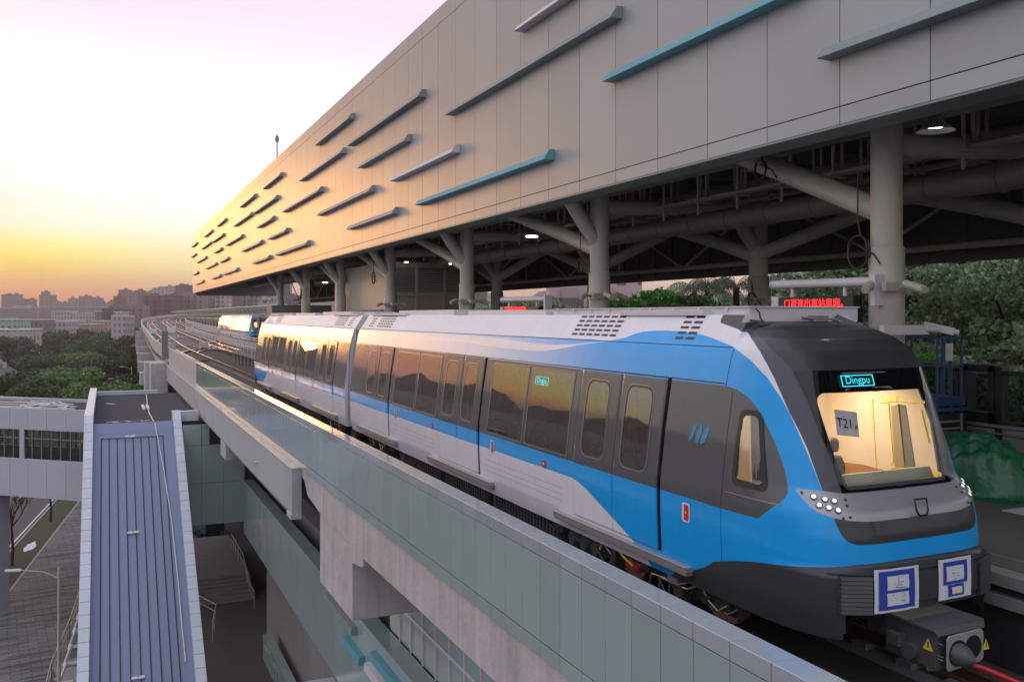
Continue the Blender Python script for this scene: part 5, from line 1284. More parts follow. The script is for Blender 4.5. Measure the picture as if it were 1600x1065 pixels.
# concourse block beneath the viaduct
K = thing('concourse_building', 'grey-green panelled concourse block under the viaduct with recessed dark opening', 'building')
mb = MB(); xs2 = [3.62, 4.55, 5.65, 6.74]; zs2 = [-7.3, -5.1, -3.1, -2.0]
for i in range(3):
    for j in range(3):
        if j == 2 and i >= 1 and not (i == 2 and False): continue
        mb.box(xs2[i]+.006, xs2[i+1]-.006, 49.0, 49.06, zs2[j]+.006, zs2[j+1]-.006)
mb.box(4.56, 4.95, 49.0, 49.06, -3.09, -2.0)
mb.build('wall_panel', M['panel'], K, bevel=.004)
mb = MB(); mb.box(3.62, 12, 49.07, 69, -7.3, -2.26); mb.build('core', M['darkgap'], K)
mb = MB(); js2 = [3+1.15*k for k in range(41)]
for a, b in zip(js2, js2[1:]): mb.box(6.70, 6.74, a+.004, min(b, 49.0)-.004, -7.9, -5.14)
mb.build('parapet_panel', M['panel'], K, bevel=.003)
mb = MB()
for a, b in zip(js2, js2[1:]): mb.box(6.69, 7.2, a+.004, min(b, 49.0)-.004, -5.13, -5.09)
mb.build('parapet_top', M['panel'], K)
mb = MB(); mb.box(6.75, 7.15, 3, 49, -7.9, -5.14); mb.build('parapet_core', M['darkgap'], K)
for (l, r, k) in (((504.5, 936), (548, 993), 1), ((534, 1004), (559.5, 1041), 2), ((576.6, 1030), (620, 1083), 2), ((568, 1047), (592, 1078), 3)):
    a, b = at(*l, X=6.5), at(*r, X=6.5); mb = MB(); mb.prism([(6.699, a.z), (6.5, a.z), (6.52, a.z+.22), (6.699, a.z+.24)], 1, b.y, a.y); mb.build('wall_fin', fm[k], K, bevel=.004)
mb = MB(); mb.box(7.9, 8.1, 3, 49, GZ, -5.2); mb.build('lower_wall', M['purplewall'] if 'purplewall' in M else M['concrete_d'], K)
mb = MB(); mb.box(7.25, 7.3, 3, 24, -5.09, -1.34)
mb.build('glass_wall', M['stnglass2'] if 'stnglass2' in M else M['panel'], K)
mb = MB()
for k in range(22): mb.box(7.20, 7.25, 3+.95*k, 3.05+.95*k, -5.09, -1.34)
mb.box(7.19, 7.26, 3, 24, -4.20, -4.12); mb.build('glass_frame', M['whitedull'], K)
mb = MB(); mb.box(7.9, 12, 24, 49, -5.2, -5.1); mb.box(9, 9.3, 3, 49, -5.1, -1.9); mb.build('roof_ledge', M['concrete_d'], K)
mb = MB(); mb.box(6.95, 7.55, 14.6, 15.2, -5.09, -1.34); mb.build('column', M['curbwhite'], K, bevel=.02)

# court beneath: steps, ramp wall, railings, van
mb = MB()
for k in range(7): mb.box(4.6, 8.2, 55.2+.36*k, 57.9, GZ+.15*k, GZ+.15*(k+1))
mb.box(4.6, 8.2, 57.9, 68, GZ, GZ+1.05)
tag(mb.build('entrance_steps', M['concrete_d'], bevel=.01), 'dim concrete steps rising under the viaduct', 'steps')
def railing(name, pts, label, h=1.0, grp='handrails by the dim steps'):
    t = thing(name, label, 'railing', pts[0], grp); mb = MB(); P_ = [Vector(p) for p in pts]
    mb.tube([p+Vector((0, 0, h)) for p in P_], .025, 8); mb.tube([p+Vector((0, 0, h*.6)) for p in P_], .018, 8); rel(mb.build('rail', M['steel']), t)
    for a, b in zip(P_, P_[1:]):
        n = max(1, int((b-a).length/1.1))
        for i in range(n+1): p = a+(b-a)*i/n; mb = MB(); mb.tube([p, p+Vector((0, 0, h))], .02, 6); rel(mb.build('post', M['steel']), t)
    return t
railing('handrail', [(4.7, 53.5, GZ), (4.7, 55.2, GZ), (4.7, 58, GZ+1.05), (4.7, 63, GZ+1.05)], 'steel handrail left of the dim steps')
railing('handrail', [(7.9, 53.5, GZ), (7.9, 55.2, GZ), (7.9, 58, GZ+1.05), (7.9, 64, GZ+1.05)], 'steel handrail right of the dim steps')
railing('handrail', [(5.1, 49, GZ), (5.6, 52, GZ), (4.9, 54, GZ)], 'short bent steel handrail in front of the steps')
mb = MB()
for k in range(9): mb.box(7.15, 7.55, 24+2.4*k, 26.36+2.4*k, GZ, GZ+1.25); 
for k in range(9): mb.box(7.10, 7.15, 24.5+2.4*k, 25.8+2.4*k, GZ+.35, GZ+.85)
tag(mb.build('ramp_wall', M['panel'], bevel=.01), 'low panelled wall with raised strips along the dim court', 'low wall')
mb = MB(); mb.box(3.6, 14, 33.2, 33.7, -10.6, -10.15); mb.box(3.6, 14, 33.2, 33.25, -11.2, -10.6)
tag(mb.build('canopy_edge', M['curbwhite'], bevel=.01), 'pale canopy edge crossing the foot of the court', 'canopy')
def car(loc, rz, m, label, grp, van=False):
    t = thing('parked_van' if van else 'parked_car', label, 'van' if van else 'car', loc, grp, rz)
    mb = MB(); h = 2.0 if van else 1.45; Lc = 4.6; w = .86
    prof = [(-2.3,.35),(2.3,.35),(2.32,.8),(1.5,.95),(.8,h),(-2.2,h),(-2.3,.9)] if van else [(-2.2,.35),(2.2,.35),(2.25,.75),(1.2,.92),(.55,h),(-1.1,h),(-1.9,.95),(-2.25,.85)]
    mb.prism([(y, z) for y, z in prof], 0, -w, w); mb.build('body', m, t, bevel=.06)
    mb = MB(); z0 = 1.0; z1 = h-.1
    mb.box(-w-.005, w+.005, -1.0, .62, z0, z1); mb.build('window', M['car_glass'], t, bevel=.02)
    for sx in (-1, 1):
        for y in (-1.4, 1.4): mb = MB(); mb.tube([(sx*w, y, .33), (sx*(w-.2), y, .33)], .33, 16); mb.build('wheel', M['black'], t)
    return t
car((6.6, 74, GZ), .5, M['vanpaint'], 'dark green van parked in the shade under the viaduct', None, True)
for i, (x, y, r, m, lb) in enumerate(((-6.8, 150, 1.2, 'white', 'white car parked among the trees beyond the flat roof'), (-3, 156, 1.2, 'metal', 'grey car parked beside the white one among the trees'), (-11, 164, 1.3, 'white', 'white car parked farther back among the trees'), (-14, 142, .2, 'undergrey', 'dark car on the street among the trees'))):
    car((x, y, GZ), r, M[m], lb, 'cars parked among the trees')

# pavement furniture at lower left
def lamp_post(x, y, h, arm, label, twin=False, on=False, rz=0):
    t = thing('street_lamp', label, 'street lamp', (x, y, GZ), 'street lamps', rz)
    mb = MB(); mb.tube([(0, 0, 0), (0, 0, .6), (0, 0, h)], [.11, .08, .05], 10); mb.build('pole', M['steel'], t)
    for s2 in ((-1, 1) if twin else (-1,)):
        mb = MB(); mb.tube([(0, 0, h-.5), (s2*arm*.4, 0, h-.12), (s2*arm, 0, h+.05)], .03, 8); mb.build('arm', M['steel'], t)
        mb = MB(); mb.bar((s2*arm*.95, 0, h+.05), (s2*(arm+.55), 0, h+.09), .22, .09); mb.build('lamp_head', M['lamphead'] if 'lamphead' in M else M['whitedull'], t, bevel=.02)
    return t
lamp_post(-1.92, 44.2, 6.0, 1.55, 'street lamp with curved arm on the paved pavement beside the stair')
for (u, v, lab, ln) in ((196, 573, 'tall street lamp nearest the viaduct in the tree belt', 9), (179, 592, 'shorter lamp just left of the lamp nearest the viaduct', 8), (55, 548, 'street lamp standing among the dark trees at left', 9), (17, 522, 'slim lamp post at the far left of the dark trees', 9)):
    D = (H-(GZ+ln))*FPX/(v-493); p = at(u, v, D=D); lamp_post(p.x+.9, p.y, ln, 1.2, lab)
mb = MB(); mb.prism([(-.17, 0), (.17, 0), (.17, .04), (-.17, .04)], 1, -.17, .17); mb.tube([(0, 0, .04), (0, 0, .66)], [.15, .03], 14)
o = tag(mb.build('traffic_cone', M['orange']), 'small orange traffic cone on the verge at left', 'cone'); o.location = (-6.3, 68.0, GZ+.1)
railing('barrier_railing', [(-2.5, 40, GZ+.12), (-2.3, 46, GZ+.12), (-1.75, 52, GZ+.12), (-1.35, 58, GZ+.12), (-1.1, 63, GZ+.12)], 'pale railing running along the pavement beside the stair', 1.1, None)
mb = MB()
for k in range(9):
    y = 41+k*2.4; x = -2.0+.055*(y-46); mb = MB(); mb.bar((x, y, GZ+.15), (x+.35, y+.2, GZ+1.1), .12, .10); mb.bar((x, y, GZ+.23), (x+.6, y, GZ+.23), .2, .1)
    tag(mb.build('railing_stay', M['whitedull']), f'pale raking stay propping the pavement railing, {["first","second","third","fourth","fifth","sixth","seventh","eighth","ninth"][k]} from the camera', 'stay', 'stays propping the pavement railing')
mb = MB(); rnd = random.Random(9); vs = [(-1.2+1.3*math.cos(a)*rnd.uniform(.7, 1), 47.5+2.2*math.sin(a)*rnd.uniform(.7, 1), GZ+.126) for a in frange(0, 6.1, 22)]; mb.face(vs)
tag(mb.build('pale_patch', M['sandpatch'] if 'sandpatch' in M else M['kerb']), 'pale spilled mortar patch on the pavement by the railing', 'patch')
mb = MB(); vs = [(rd(1.2+.5*math.cos(a)*rnd.uniform(.5, 1), 74.5+1.7*math.sin(a)*rnd.uniform(.6, 1), .13)) for a in frange(0, 6.1, 18)]; mb.face(vs)
tag(mb.build('spilled_sand', M['paper']), 'white spilled patch on the verge beside the bare tree', 'patch')
def bare_tree(x, y, h, label):
    t = thing('bare_tree', label, 'tree', (x, y, GZ+.1), 'bare young trees on the verge'); rnd = random.Random(int(x*10)); mb = MB()
    mb.tube([(0, 0, 0), (.05, 0, h*.25), (-.03, 0, h*.5)], [.11, .09, .07], 8); mb.build('trunk', M['bark'], t)
    mb = MB()
    def br(p, d, L_, r, k):
        q = p+d*L_; mb.tube([p, (p+q)/2+Vector((rnd.uniform(-.05, .05), 0, .03)), q], [r, r*.8, r*.6], 6, cap=False)
        if k: 
            for _ in range(3): e = (d+Vector((rnd.uniform(-.7, .7), rnd.uniform(-.7, .7), rnd.uniform(0, .6)))).normalized(); br(q, e, L_*.68, r*.6, k-1)
    for _ in range(5): br(Vector((-.03, 0, h*.5)), Vector((rnd.uniform(-.8, .8), rnd.uniform(-.8, .8), 1)).normalized(), h*.2, .05, 3)
    mb.build('branches', M['bark'], t); return t
p = rd(1.0, 69.5); bare_tree(p[0], p[1], 5.2, 'bare young tree on the verge nearest the camera')
p = rd(1.1, 83); bare_tree(p[0], p[1], 4.4, 'bare young tree on the verge farther along, by the footbridge')

# ================================================================== the far line
G2 = thing('far_viaduct', 'long pale concrete viaduct curving away to the right past the station', 'viaduct')
# left edge path (x, y, z of rail level)
PTH = [(4.8, 80, 0), (5.0, 110, 0), (6.0, 150, .1), (7.2, 200, .3), (9.0, 270, .7), (12, 350, 1.5), (19, 430, 2.4), (32, 510, 3.4), (52, 590, 4.4), (82, 670, 5.4), (125, 750, 6.4), (190, 830, 7.2)]
def interp(path, n):
    P_ = [Vector(p) for p in path]; out_ = []
    for i in range(len(P_)-1):
        p0 = P_[max(i-1, 0)]; p1, p2 = P_[i], P_[i+1]; p3 = P_[min(i+2, len(P_)-1)]
        for k in range(n):
            t = k/n; out_.append(.5*((2*p1)+(p2-p0)*t+(2*p0-5*p1+4*p2-p3)*t*t+(3*p1-p0-3*p2+p3)*t**3))
    out_.append(P_[-1]); return out_
CP = interp(PTH, 8)
def off(path, d, dz=0):
    o = []
    for i, p in enumerate(path):
        t = (path[min(i+1, len(path)-1)]-path[max(i-1, 0)]); t.z = 0; t.normalize(); o.append(p+Vector((t.y, -t.x, 0))*d+Vector((0, 0, dz)))
    return o
def ribbon(mb, A, Bp, m=0):
    mb.raw(list(A)+list(Bp), [(i, i+1, len(A)+i+1, len(A)+i) for i in range(len(A)-1)], m)
def wallstrip(mb, path, d0, d1, z0, z1, m=0):
    a, b, c, d = off(path, d0, z0), off(path, d1, z0), off(path, d1, z1), off(path, d0, z1)
    ribbon(mb, a, b, m); ribbon(mb, b, c, m); ribbon(mb, c, d, m); ribbon(mb, d, a, m)
W2 = 15
mb = MB(); wallstrip(mb, CP, 0, W2, -.62, -.24); mb.build('deck', M['slab'], G2)
mb = MB(); wallstrip(mb, CP, .6, 4.6, -2.3, -.62); wallstrip(mb, CP, 8, 12, -2.3, -.62); mb.build('girder', M['concrete'], G2)
mb = MB(); wallstrip(mb, CP, 0, .22, -.62, .92); wallstrip(mb, CP, W2-.2, W2, -.62, .92); mb.build('parapet', M['concrete'], G2)
# a widened left-hand platform at the joint with crossheads and piers
for i in range(0, len(CP)-6, 5):
    p = CP[i+2]; q = off(CP, 0)[i+2]; o = off(CP, 7.5)[i+2]
    t = (CP[i+3]-CP[i+1]); t.z = 0; t.normalize(); r = Vector((t.y, -t.x, 0))
    mb = MB(); c0 = p+r*(-1.6); c1 = p+r*(W2-1)
    mb.bar(c0+Vector((0, 0, -3.2)), c1+Vector((0, 0, -3.2)), 2.2, 1.4); mb.build('crosshead', M['concrete'], G2, bevel=.1)
    mb = MB(); mb.bar(p+r*2.6+Vector((0, 0, -3.9)), p+r*2.6+Vector((0, 0, GZ-p.z)), 2.0, 2.4, up=t); mb.build('pier', M['concrete'], G2, bevel=.1)
# side walkway and equipment kiosk where the station parapet ends
mb = MB(); mb.box(3.4, 4.78, 80.2, 84, -3.6, -.3); mb.box(3.1, 4.78, 84, 86.5, -5.2, -.4); mb.build('pier_head', M['concrete'], G2, bevel=.06)
mb = MB(); mb.box(4.3, 4.78, 80.5, 81.2, .0, 2.4); mb.build('noise_panel', M['barrier'] if 'barrier' in M else M['steel_dark'], G2)
def farrail(off_, label, i0=0, i1=None):
    t = thing('railway_track', label, 'track', (0, 0, 0), 'running tracks on the viaduct')
    path = CP[i0:i1]
    for s2 in (-.7175, .7175):
        mb = MB(); A = off(path, off_+s2-.09, .0); Bq = off(path, off_+s2+.09, .0); ribbon(mb, A, Bq, 0); A2 = off(path, off_+s2-.05, -.14); ribbon(mb, A2, A, 1); B2 = off(path, off_+s2+.05, -.14); ribbon(mb, Bq, B2, 1); mb.build('rail', [M['rail'], M['rust']], t)
    mb = MB(); ribbon(mb, off(path, off_-1.2, -.16), off(path, off_+1.2, -.16)); mb.build('ballast', M['rust'], t)
farrail(2.75, 'far part of the near track curving away with the viaduct'); farrail(7.6, 'middle track on the far viaduct between two others', 1); farrail(12.3, 'outermost track on the far viaduct, right-hand side', 1)
# crossovers
def crossover(x0, x1, y0, y1, label):
    t = thing('track_crossover', label, 'track', (0, 0, 0), 'crossover tracks beyond the train')
    pa = [Vector((x0+(x1-x0)*(.5-.5*math.cos(math.pi*k/30)), y0+(y1-y0)*k/30, .006)) for k in range(31)]
    for s2 in (-.7175, .7175):
        mb = MB(); ribbon(mb, off(pa, s2-.09, .0), off(pa, s2+.09, .0)); ribbon(mb, off(pa, s2-.06, -.14), off(pa, s2-.06, 0), 1); ribbon(mb, off(pa, s2+.06, .0), off(pa, s2+.06, -.14), 1); mb.build('rail', [M['rail'], M['rust']], t)
    return t
crossover(7.55, 12.6, 92, 118, 'curved crossover leaving the near track just past the train')
crossover(12.6, 7.9, 96, 124, 'curved crossover coming back toward the near track')
crossover(12.6, 17.2, 118, 150, 'curved crossover between the middle and outer tracks')
crossover(7.7, 12.9, 140, 176, 'farthest curved crossover on the viaduct')
track(12.6, 70, 122, 'straight siding track in the middle beyond the train')
# walkway with railings right of the train tail
wk = thing('service_walkway', 'raised concrete service walkway with pale railings beyond the train tail', 'walkway')
mb = MB(); mb.box(9.7, 10.9, 46.5, 78, .55, .80)
for k in range(16): mb.box(9.75, 10.0, 47+2*k, 47.3+2*k, -.24, .55)
mb.build('deck', M['concrete_d'], wk)
mb = MB()
for z in (1.35, 1.9): mb.tube([(9.8, 46.5, z), (9.8, 78, z)], .03, 6); mb.tube([(10.85, 46.5, z), (10.85, 78, z)], .03, 6)
for k in range(16): mb.tube([(9.8, 46.6+2.09*k, .8), (9.8, 46.6+2.09*k, 1.9)], .03, 6); mb.tube([(10.85, 46.6+2.09*k, .8), (10.85, 46.6+2.09*k, 1.9)], .03, 6)
mb.build('railing', M['whitedull'], wk)
mb = MB(); mb.tube([(9.5, 62, -.2), (9.5, 62, 3.6)], .14, 10); mb.box(9.1, 9.9, 61.9, 62.1, 2.6, 2.9)
tag(mb.build('signal_post', M['steel_dark']), 'dark signal post with a crossarm beside the service walkway', 'signal post')
for i, (x, y, w, h, lb) in enumerate(((6.2, 100, .9, 1.7, 'white trackside cabinet frame nearest the parapet end'), (9.9, 104, .8, 1.5, 'second trackside cabinet standing right of the first'), (8.3, 190, 1.6, 2.2, 'far white trackside cabinet at the bend, leftmost'), (12.5, 200, 1.6, 2.4, 'far white trackside cabinet at the bend, in the middle'), (17, 210, 1.6, 2.2, 'far white trackside cabinet at the bend, rightmost'))):
    t = thing('track_cabinet', lb, 'cabinet', (x, y, -.2), 'trackside cabinets'); mb = MB(); mb.box(-w/2, w/2, -.3, .3, .3, h*.6); mb.build('cabinet_box', M['whitedull'], t, bevel=.03)
    mb = MB()
    for sx in (-1, 1): mb.tube([(sx*w/2, 0, 0), (sx*w/2, 0, h)], .05, 6)
    mb.tube([(-w/2, 0, h), (w/2, 0, h)], .05, 6); mb.build('frame', M['whitedull'], t)
pl = [Vector((x, y, .25)) for x, y in ((14.6, 92), (14.8, 120), (15.6, 160), (17, 200))]
mb = MB(); wallstrip(mb, pl, 0, .25, -.4, .5); wallstrip(mb, pl, .6, .68, .8, .9)
for k in range(24): mb.box(14.9+.1*k*.2, 15.0+.1*k*.2, 92+4.4*k, 92.15+4.4*k, -.2, 1.3)
tag(mb.build('middle_barrier', M['concrete']), 'low concrete barrier with posts between the far tracks', 'barrier')
# noise barrier hall behind the small train
nb = thing('noise_barrier', 'long arched greenish glass noise barrier along the far side of the line', 'noise barrier')
path = [Vector(at(u, 500, D=d)) for u, d in ((430, 150), (395, 175), (350, 215), (315, 270), (285, 340), (262, 430))]
path = [Vector((p.x+5, p.y, -.2)) for p in path]; path = interp([tuple(p) for p in path], 8)
mb = MB(); prof = [(0, -.3), (0, 3.0), (.6, 4.2), (1.8, 5.2), (3.4, 5.8)]
for (a, za), (b, zb_) in zip(prof, prof[1:]): ribbon(mb, off(path, -a, za), off(path, -b, zb_))
mb.build('glazing', M['barrierglass'] if 'barrierglass' in M else M['stnglass'], nb)
mb = MB()
for i in range(0, len(path), 1):
    for (a, za), (b, zb_) in zip(prof, prof[1:]): mb.bar(off(path, -a-.05, za)[i], off(path, -b-.05, zb_)[i], .25, .25)
for a, za in prof: mb.tube(off(path, -a-.1, za), .1, 5, cap=False)
mb.build('rib', M['steel'], nb)

# ================================================================== trees
def crown_mesh(name, n, rx, rz, leaf, m, seed, lobes=9, palm=False):
    rnd = np.random.RandomState(seed); rr = random.Random(seed)
    L3 = [(np.array([rr.gauss(0, .42)*rx, rr.gauss(0, .42)*rx, rz*(.0+rr.uniform(-.45, .65))]), rr.uniform(.38, .62)) for _ in range(lobes)]
    vs, fs = [], []
    for i in range(n):
        c, r = L3[rr.randrange(lobes)]; d = rnd.normal(size=3); d /= np.linalg.norm(d); rad = r*(.55+.45*rnd.rand()**.4)
        if d[2] < -.2: rad *= .75
        # clumpiness
        w = math.sin(d[0]*7+c[0]*3)+math.sin(d[1]*7+c[1]*3)+math.sin(d[2]*8+seed)
        if w < -.9 and rnd.rand() < .75: continue
        p = c+d*rad*np.array([rx, rx, rz*.85])*(1+.10*w)
        a = rnd.normal(size=3); a /= np.linalg.norm(a); nrm = d*.6+a*.7; nrm /= np.linalg.norm(nrm); t = np.cross(nrm, rnd.normal(size=3)); t /= np.linalg.norm(t); b = np.cross(nrm, t); s_ = leaf*(.6+.8*rnd.rand())
        k = len(vs); vs += [tuple(p-t*s_*.5), tuple(p+b*s_*.35-t*s_*.05), tuple(p+t*s_*.6), tuple(p-b*s_*.35)]; fs.append((k, k+1, k+2, k+3))
    me = bpy.data.meshes.new(name); me.from_pydata(vs, [], fs); me.materials.append(m); me.update(); return me
def trunk_mesh(seed, h, r, sp):
    rnd = random.Random(seed); mb = MB(); mb.tube([(0, 0, 0), (.1, .05, h*.3), (-.05, 0, h*.6)], [r, r*.8, r*.6], 10)
    for k in range(6):
        a = rnd.uniform(0, 6.28); s0 = h*rnd.uniform(.35, .6); mb.tube([(0, 0, s0), (math.cos(a)*sp*.35, math.sin(a)*sp*.35, s0+h*.18), (math.cos(a)*sp*.75, math.sin(a)*sp*.75, s0+h*.32)], [r*.45, r*.3, r*.12], 7)
    o = mb.build('trunk', M['bark']); me = o.data; bpy.data.objects.remove(o); return me
ORD = ['first', 'second', 'third', 'fourth', 'fifth', 'sixth', 'seventh', 'eighth', 'ninth', 'tenth', 'eleventh', 'twelfth', 'thirteenth', 'fourteenth', 'fifteenth']
CR = {'far': [crown_mesh('crown', 2600, 4.4, 3.6, .75, M['leaf'], s) for s in (1, 2, 3)],
      'mid': [crown_mesh('crown', 9000, 4.6, 3.7, .42, M['leaf'], s, 12) for s in (4, 5)],
      'green': [crown_mesh('crown', 9000, 4.6, 3.7, .42, M['leafmid'], s, 12) for s in (6, 7)],
      'bank': [crown_mesh('crown', 26000, 3.8, 3.2, .25, M['leafbank'], s, 18) for s in (8, 9)],
      'bush': [crown_mesh('crown', 9000, 1.6, 1.1, .13, M['leafbright'], s, 12) for s in (10,)]}
TM = [trunk_mesh(1, 9, .28, 3.6), trunk_mesh(2, 9, .24, 3.2)]
def tree(x, y, h, kind, label, grp, sc=1.0, z=GZ, name='leafy_tree', i=0, sx=None):
    t = thing(name, label, 'tree', (x, y, z), grp, random.Random(int(x*7+y*3)).uniform(0, 6.28)); cm = CR[kind][i % len(CR[kind])]
    s_ = h/9.0 if kind != 'bush' else sc
    c = bpy.data.objects.new('crown', cm); C.objects.link(c); c.parent = t; c.location = (0, 0, h-3.3*s_*sc if kind != 'bush' else h); c.scale = ((sx or sc)*s_,)*2+(s_*sc,)
    k = bpy.data.objects.new('trunk', TM[i % 2]); C.objects.link(k); k.parent = t; k.scale = (s_, s_, s_)
    return t
rnd = random.Random(77)
def row(us, v, Dn, h, kind, label, grp, jit=5, sc=1.0):
    for i, u in enumerate(us):
        vv = v+rnd.uniform(-jit, jit); D = (H-(GZ+h))*FPX/(vv-493); p = at(u+rnd.uniform(-5, 5), vv, D=D); tree(p.x, p.y, h*rnd.uniform(.82, 1.22), kind, label.format(ORD[i]), grp, sc*rnd.uniform(.8, 1.15), i=i)
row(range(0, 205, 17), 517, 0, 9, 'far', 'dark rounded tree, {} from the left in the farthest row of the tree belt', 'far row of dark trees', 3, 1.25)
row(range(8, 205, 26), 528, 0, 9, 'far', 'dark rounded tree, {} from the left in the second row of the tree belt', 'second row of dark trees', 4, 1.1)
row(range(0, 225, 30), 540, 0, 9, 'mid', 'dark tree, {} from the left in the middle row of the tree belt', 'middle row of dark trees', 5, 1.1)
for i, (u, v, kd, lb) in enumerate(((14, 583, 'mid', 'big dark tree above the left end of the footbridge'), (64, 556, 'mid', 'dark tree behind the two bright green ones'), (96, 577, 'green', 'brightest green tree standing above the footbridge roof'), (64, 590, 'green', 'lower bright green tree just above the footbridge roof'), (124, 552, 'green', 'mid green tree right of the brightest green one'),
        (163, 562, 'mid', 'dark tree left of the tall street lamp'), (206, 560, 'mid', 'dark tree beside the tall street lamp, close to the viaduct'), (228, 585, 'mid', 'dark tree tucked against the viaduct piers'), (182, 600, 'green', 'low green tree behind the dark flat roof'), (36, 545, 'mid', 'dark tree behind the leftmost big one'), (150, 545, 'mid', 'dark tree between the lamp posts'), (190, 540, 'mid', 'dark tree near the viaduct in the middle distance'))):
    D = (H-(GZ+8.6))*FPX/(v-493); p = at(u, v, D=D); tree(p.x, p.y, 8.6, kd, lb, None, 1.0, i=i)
# distant wood
for k in range(10):
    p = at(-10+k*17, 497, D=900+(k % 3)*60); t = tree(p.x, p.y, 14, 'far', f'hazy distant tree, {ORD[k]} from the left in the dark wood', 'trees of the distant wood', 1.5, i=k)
# wooded bank on the far side of the station
mb = MB(); mb.raw([(16.5, -20, GZ), (20, -20, -1.5), (60, -20, 2), (60, 120, 2), (20, 120, -1.5), (16.5, 120, GZ)], [(0,1,4,5), (1,2,3,4)]); tag(mb.build('bank', M['soil']), kind='structure')
lb = ['large leafy tree on the bank directly behind the glass screen', 'leafy tree on the bank behind the blue access platform', 'dense leafy tree behind the nearest column', 'leafy tree seen under the roof right of the second column', 'leafy tree seen under the roof left of the second column']
bk = [(24.5, 17.5, 5.6, .95), (24.5, 21.5, 5.6, .95), (25.5, 26.5, 5.8, 1.0), (28.5, 19.5, 8.6, 1.15), (30, 25.5, 8.8, 1.15), (29, 15.5, 8.8, 1.15), (35, 30, 8.6, 1.2), (23.8, 19.4, 3.6, .8), (24.2, 24.2, 3.8, .8), (34, 22, 11.5, 1.3)]
for i, (x, y, h, sc) in enumerate(bk):
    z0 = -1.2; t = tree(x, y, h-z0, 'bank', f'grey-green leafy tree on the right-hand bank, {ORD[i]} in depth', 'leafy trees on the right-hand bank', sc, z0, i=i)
for i, (x, y, h, sc) in enumerate(((18.9, 12.6, 3.9, .75), (19.3, 14.6, 4.2, .8), (19.6, 16.8, 4.0, .8), (19.4, 10.6, 3.8, .75), (21.5, 13.2, 5.0, .9))):
    tree(x, y, h, 'bank', f'low leafy growth just beyond the glass screen, {ORD[i]} clump', 'low growth beyond the glass screen', sc, -1.2, name='leafy_shrub', i=i)
for i, (u, v, X) in enumerate(((1240, 462, 22), (1180, 470, 23), (930, 478, 24), (880, 465, 23), (835, 462, 25), (800, 468, 27), (760, 470, 30), (1110, 470, 27), (700, 470, 36), (960, 455, 36), (1040, 455, 38), (1120, 455, 38), (1200, 452, 34), (1290, 450, 34))):
    p = at(u, v, X=X); h = p.z+1.2; tree(X, p.y, h, 'bank', f'grey-green leafy tree seen under the station roof, {ORD[i]} of the row', 'leafy trees seen under the roof', .75, -1.2, i=i)
for i, (u, v, X, s_, l_) in enumerate(((1020, 462, 20.5, 1.15, 'bright green bush above the train roof between the second and rear columns'), (1075, 468, 20.5, .95, 'smaller bright bush beside the big bright bush above the train roof'), (1446, 556, 18.6, .50, 'bright green bush behind the blue access platform'))):
    p = at(u, v, X=X); t = thing('leafy_bush', l_, 'bush', (X, p.y, p.z-.7*s_)); c = bpy.data.objects.new('crown', CR['bush'][0]); C.objects.link(c); c.parent = t; c.scale = (s_,)*3; c.location = (0, 0, -.1)
    mb = MB(); mb.tube([(0, 0, 0), (.1, 0, -1.5*s_), (0, 0, -(p.z-.7*s_)-1.2)], [.06, .08, .1], 6); mb.build('trunk', M['bark'], t)
def palm(x, y, ztop, label, seed):
    t = thing('palm_tree', label, 'palm', (x, y, -1.2), 'palms under the roof line'); rnd = random.Random(seed); mb = MB(); hh = ztop+1.2
    mb.tube([(0, 0, 0), (.1, 0, hh*.5), (0, 0, hh)], [.2, .15, .13], 8); mb.build('trunk', M['bark'], t); mb = MB()
    for k in range(22):
        a = rnd.uniform(0, 6.28); e = rnd.uniform(.2, 1.1); L_ = rnd.uniform(2.0, 2.8); n = 14; prev = None
        for i in range(n):
            s_ = i/(n-1); r = L_*s_*math.cos(e*.6); z = L_*(math.sin(e)*s_-1.15*s_*s_); c = Vector((math.cos(a)*r, math.sin(a)*r, hh+z)); sd_ = Vector((-math.sin(a), math.cos(a), 0)); lw = .55*math.sin(math.pi*min(s_+.12, 1))+.05
            if i: 
                for sg_ in (-1, 1): mb.face([c, c+Vector((math.cos(a), math.sin(a), 0))*.05, c+sd_*sg_*lw+Vector((0, 0, -lw*.8))+Vector((math.cos(a), math.sin(a), 0))*.25])
            if prev is not None: mb.bar(prev, c, .02, .02)
            prev = c
    mb.build('crown', M['leafpalm'], t)
for i, (u, v, X, l_) in enumerate(((1150, 448, 24, 'palm with drooping fronds left of the rear column near the red display'), (1105, 446, 27, 'palm with drooping fronds behind the bright bushes'), (1085, 452, 31, 'farther palm above the bright bushes'))):
    p = at(u, v, X=X); palm(X, p.y, p.z, l_, i)

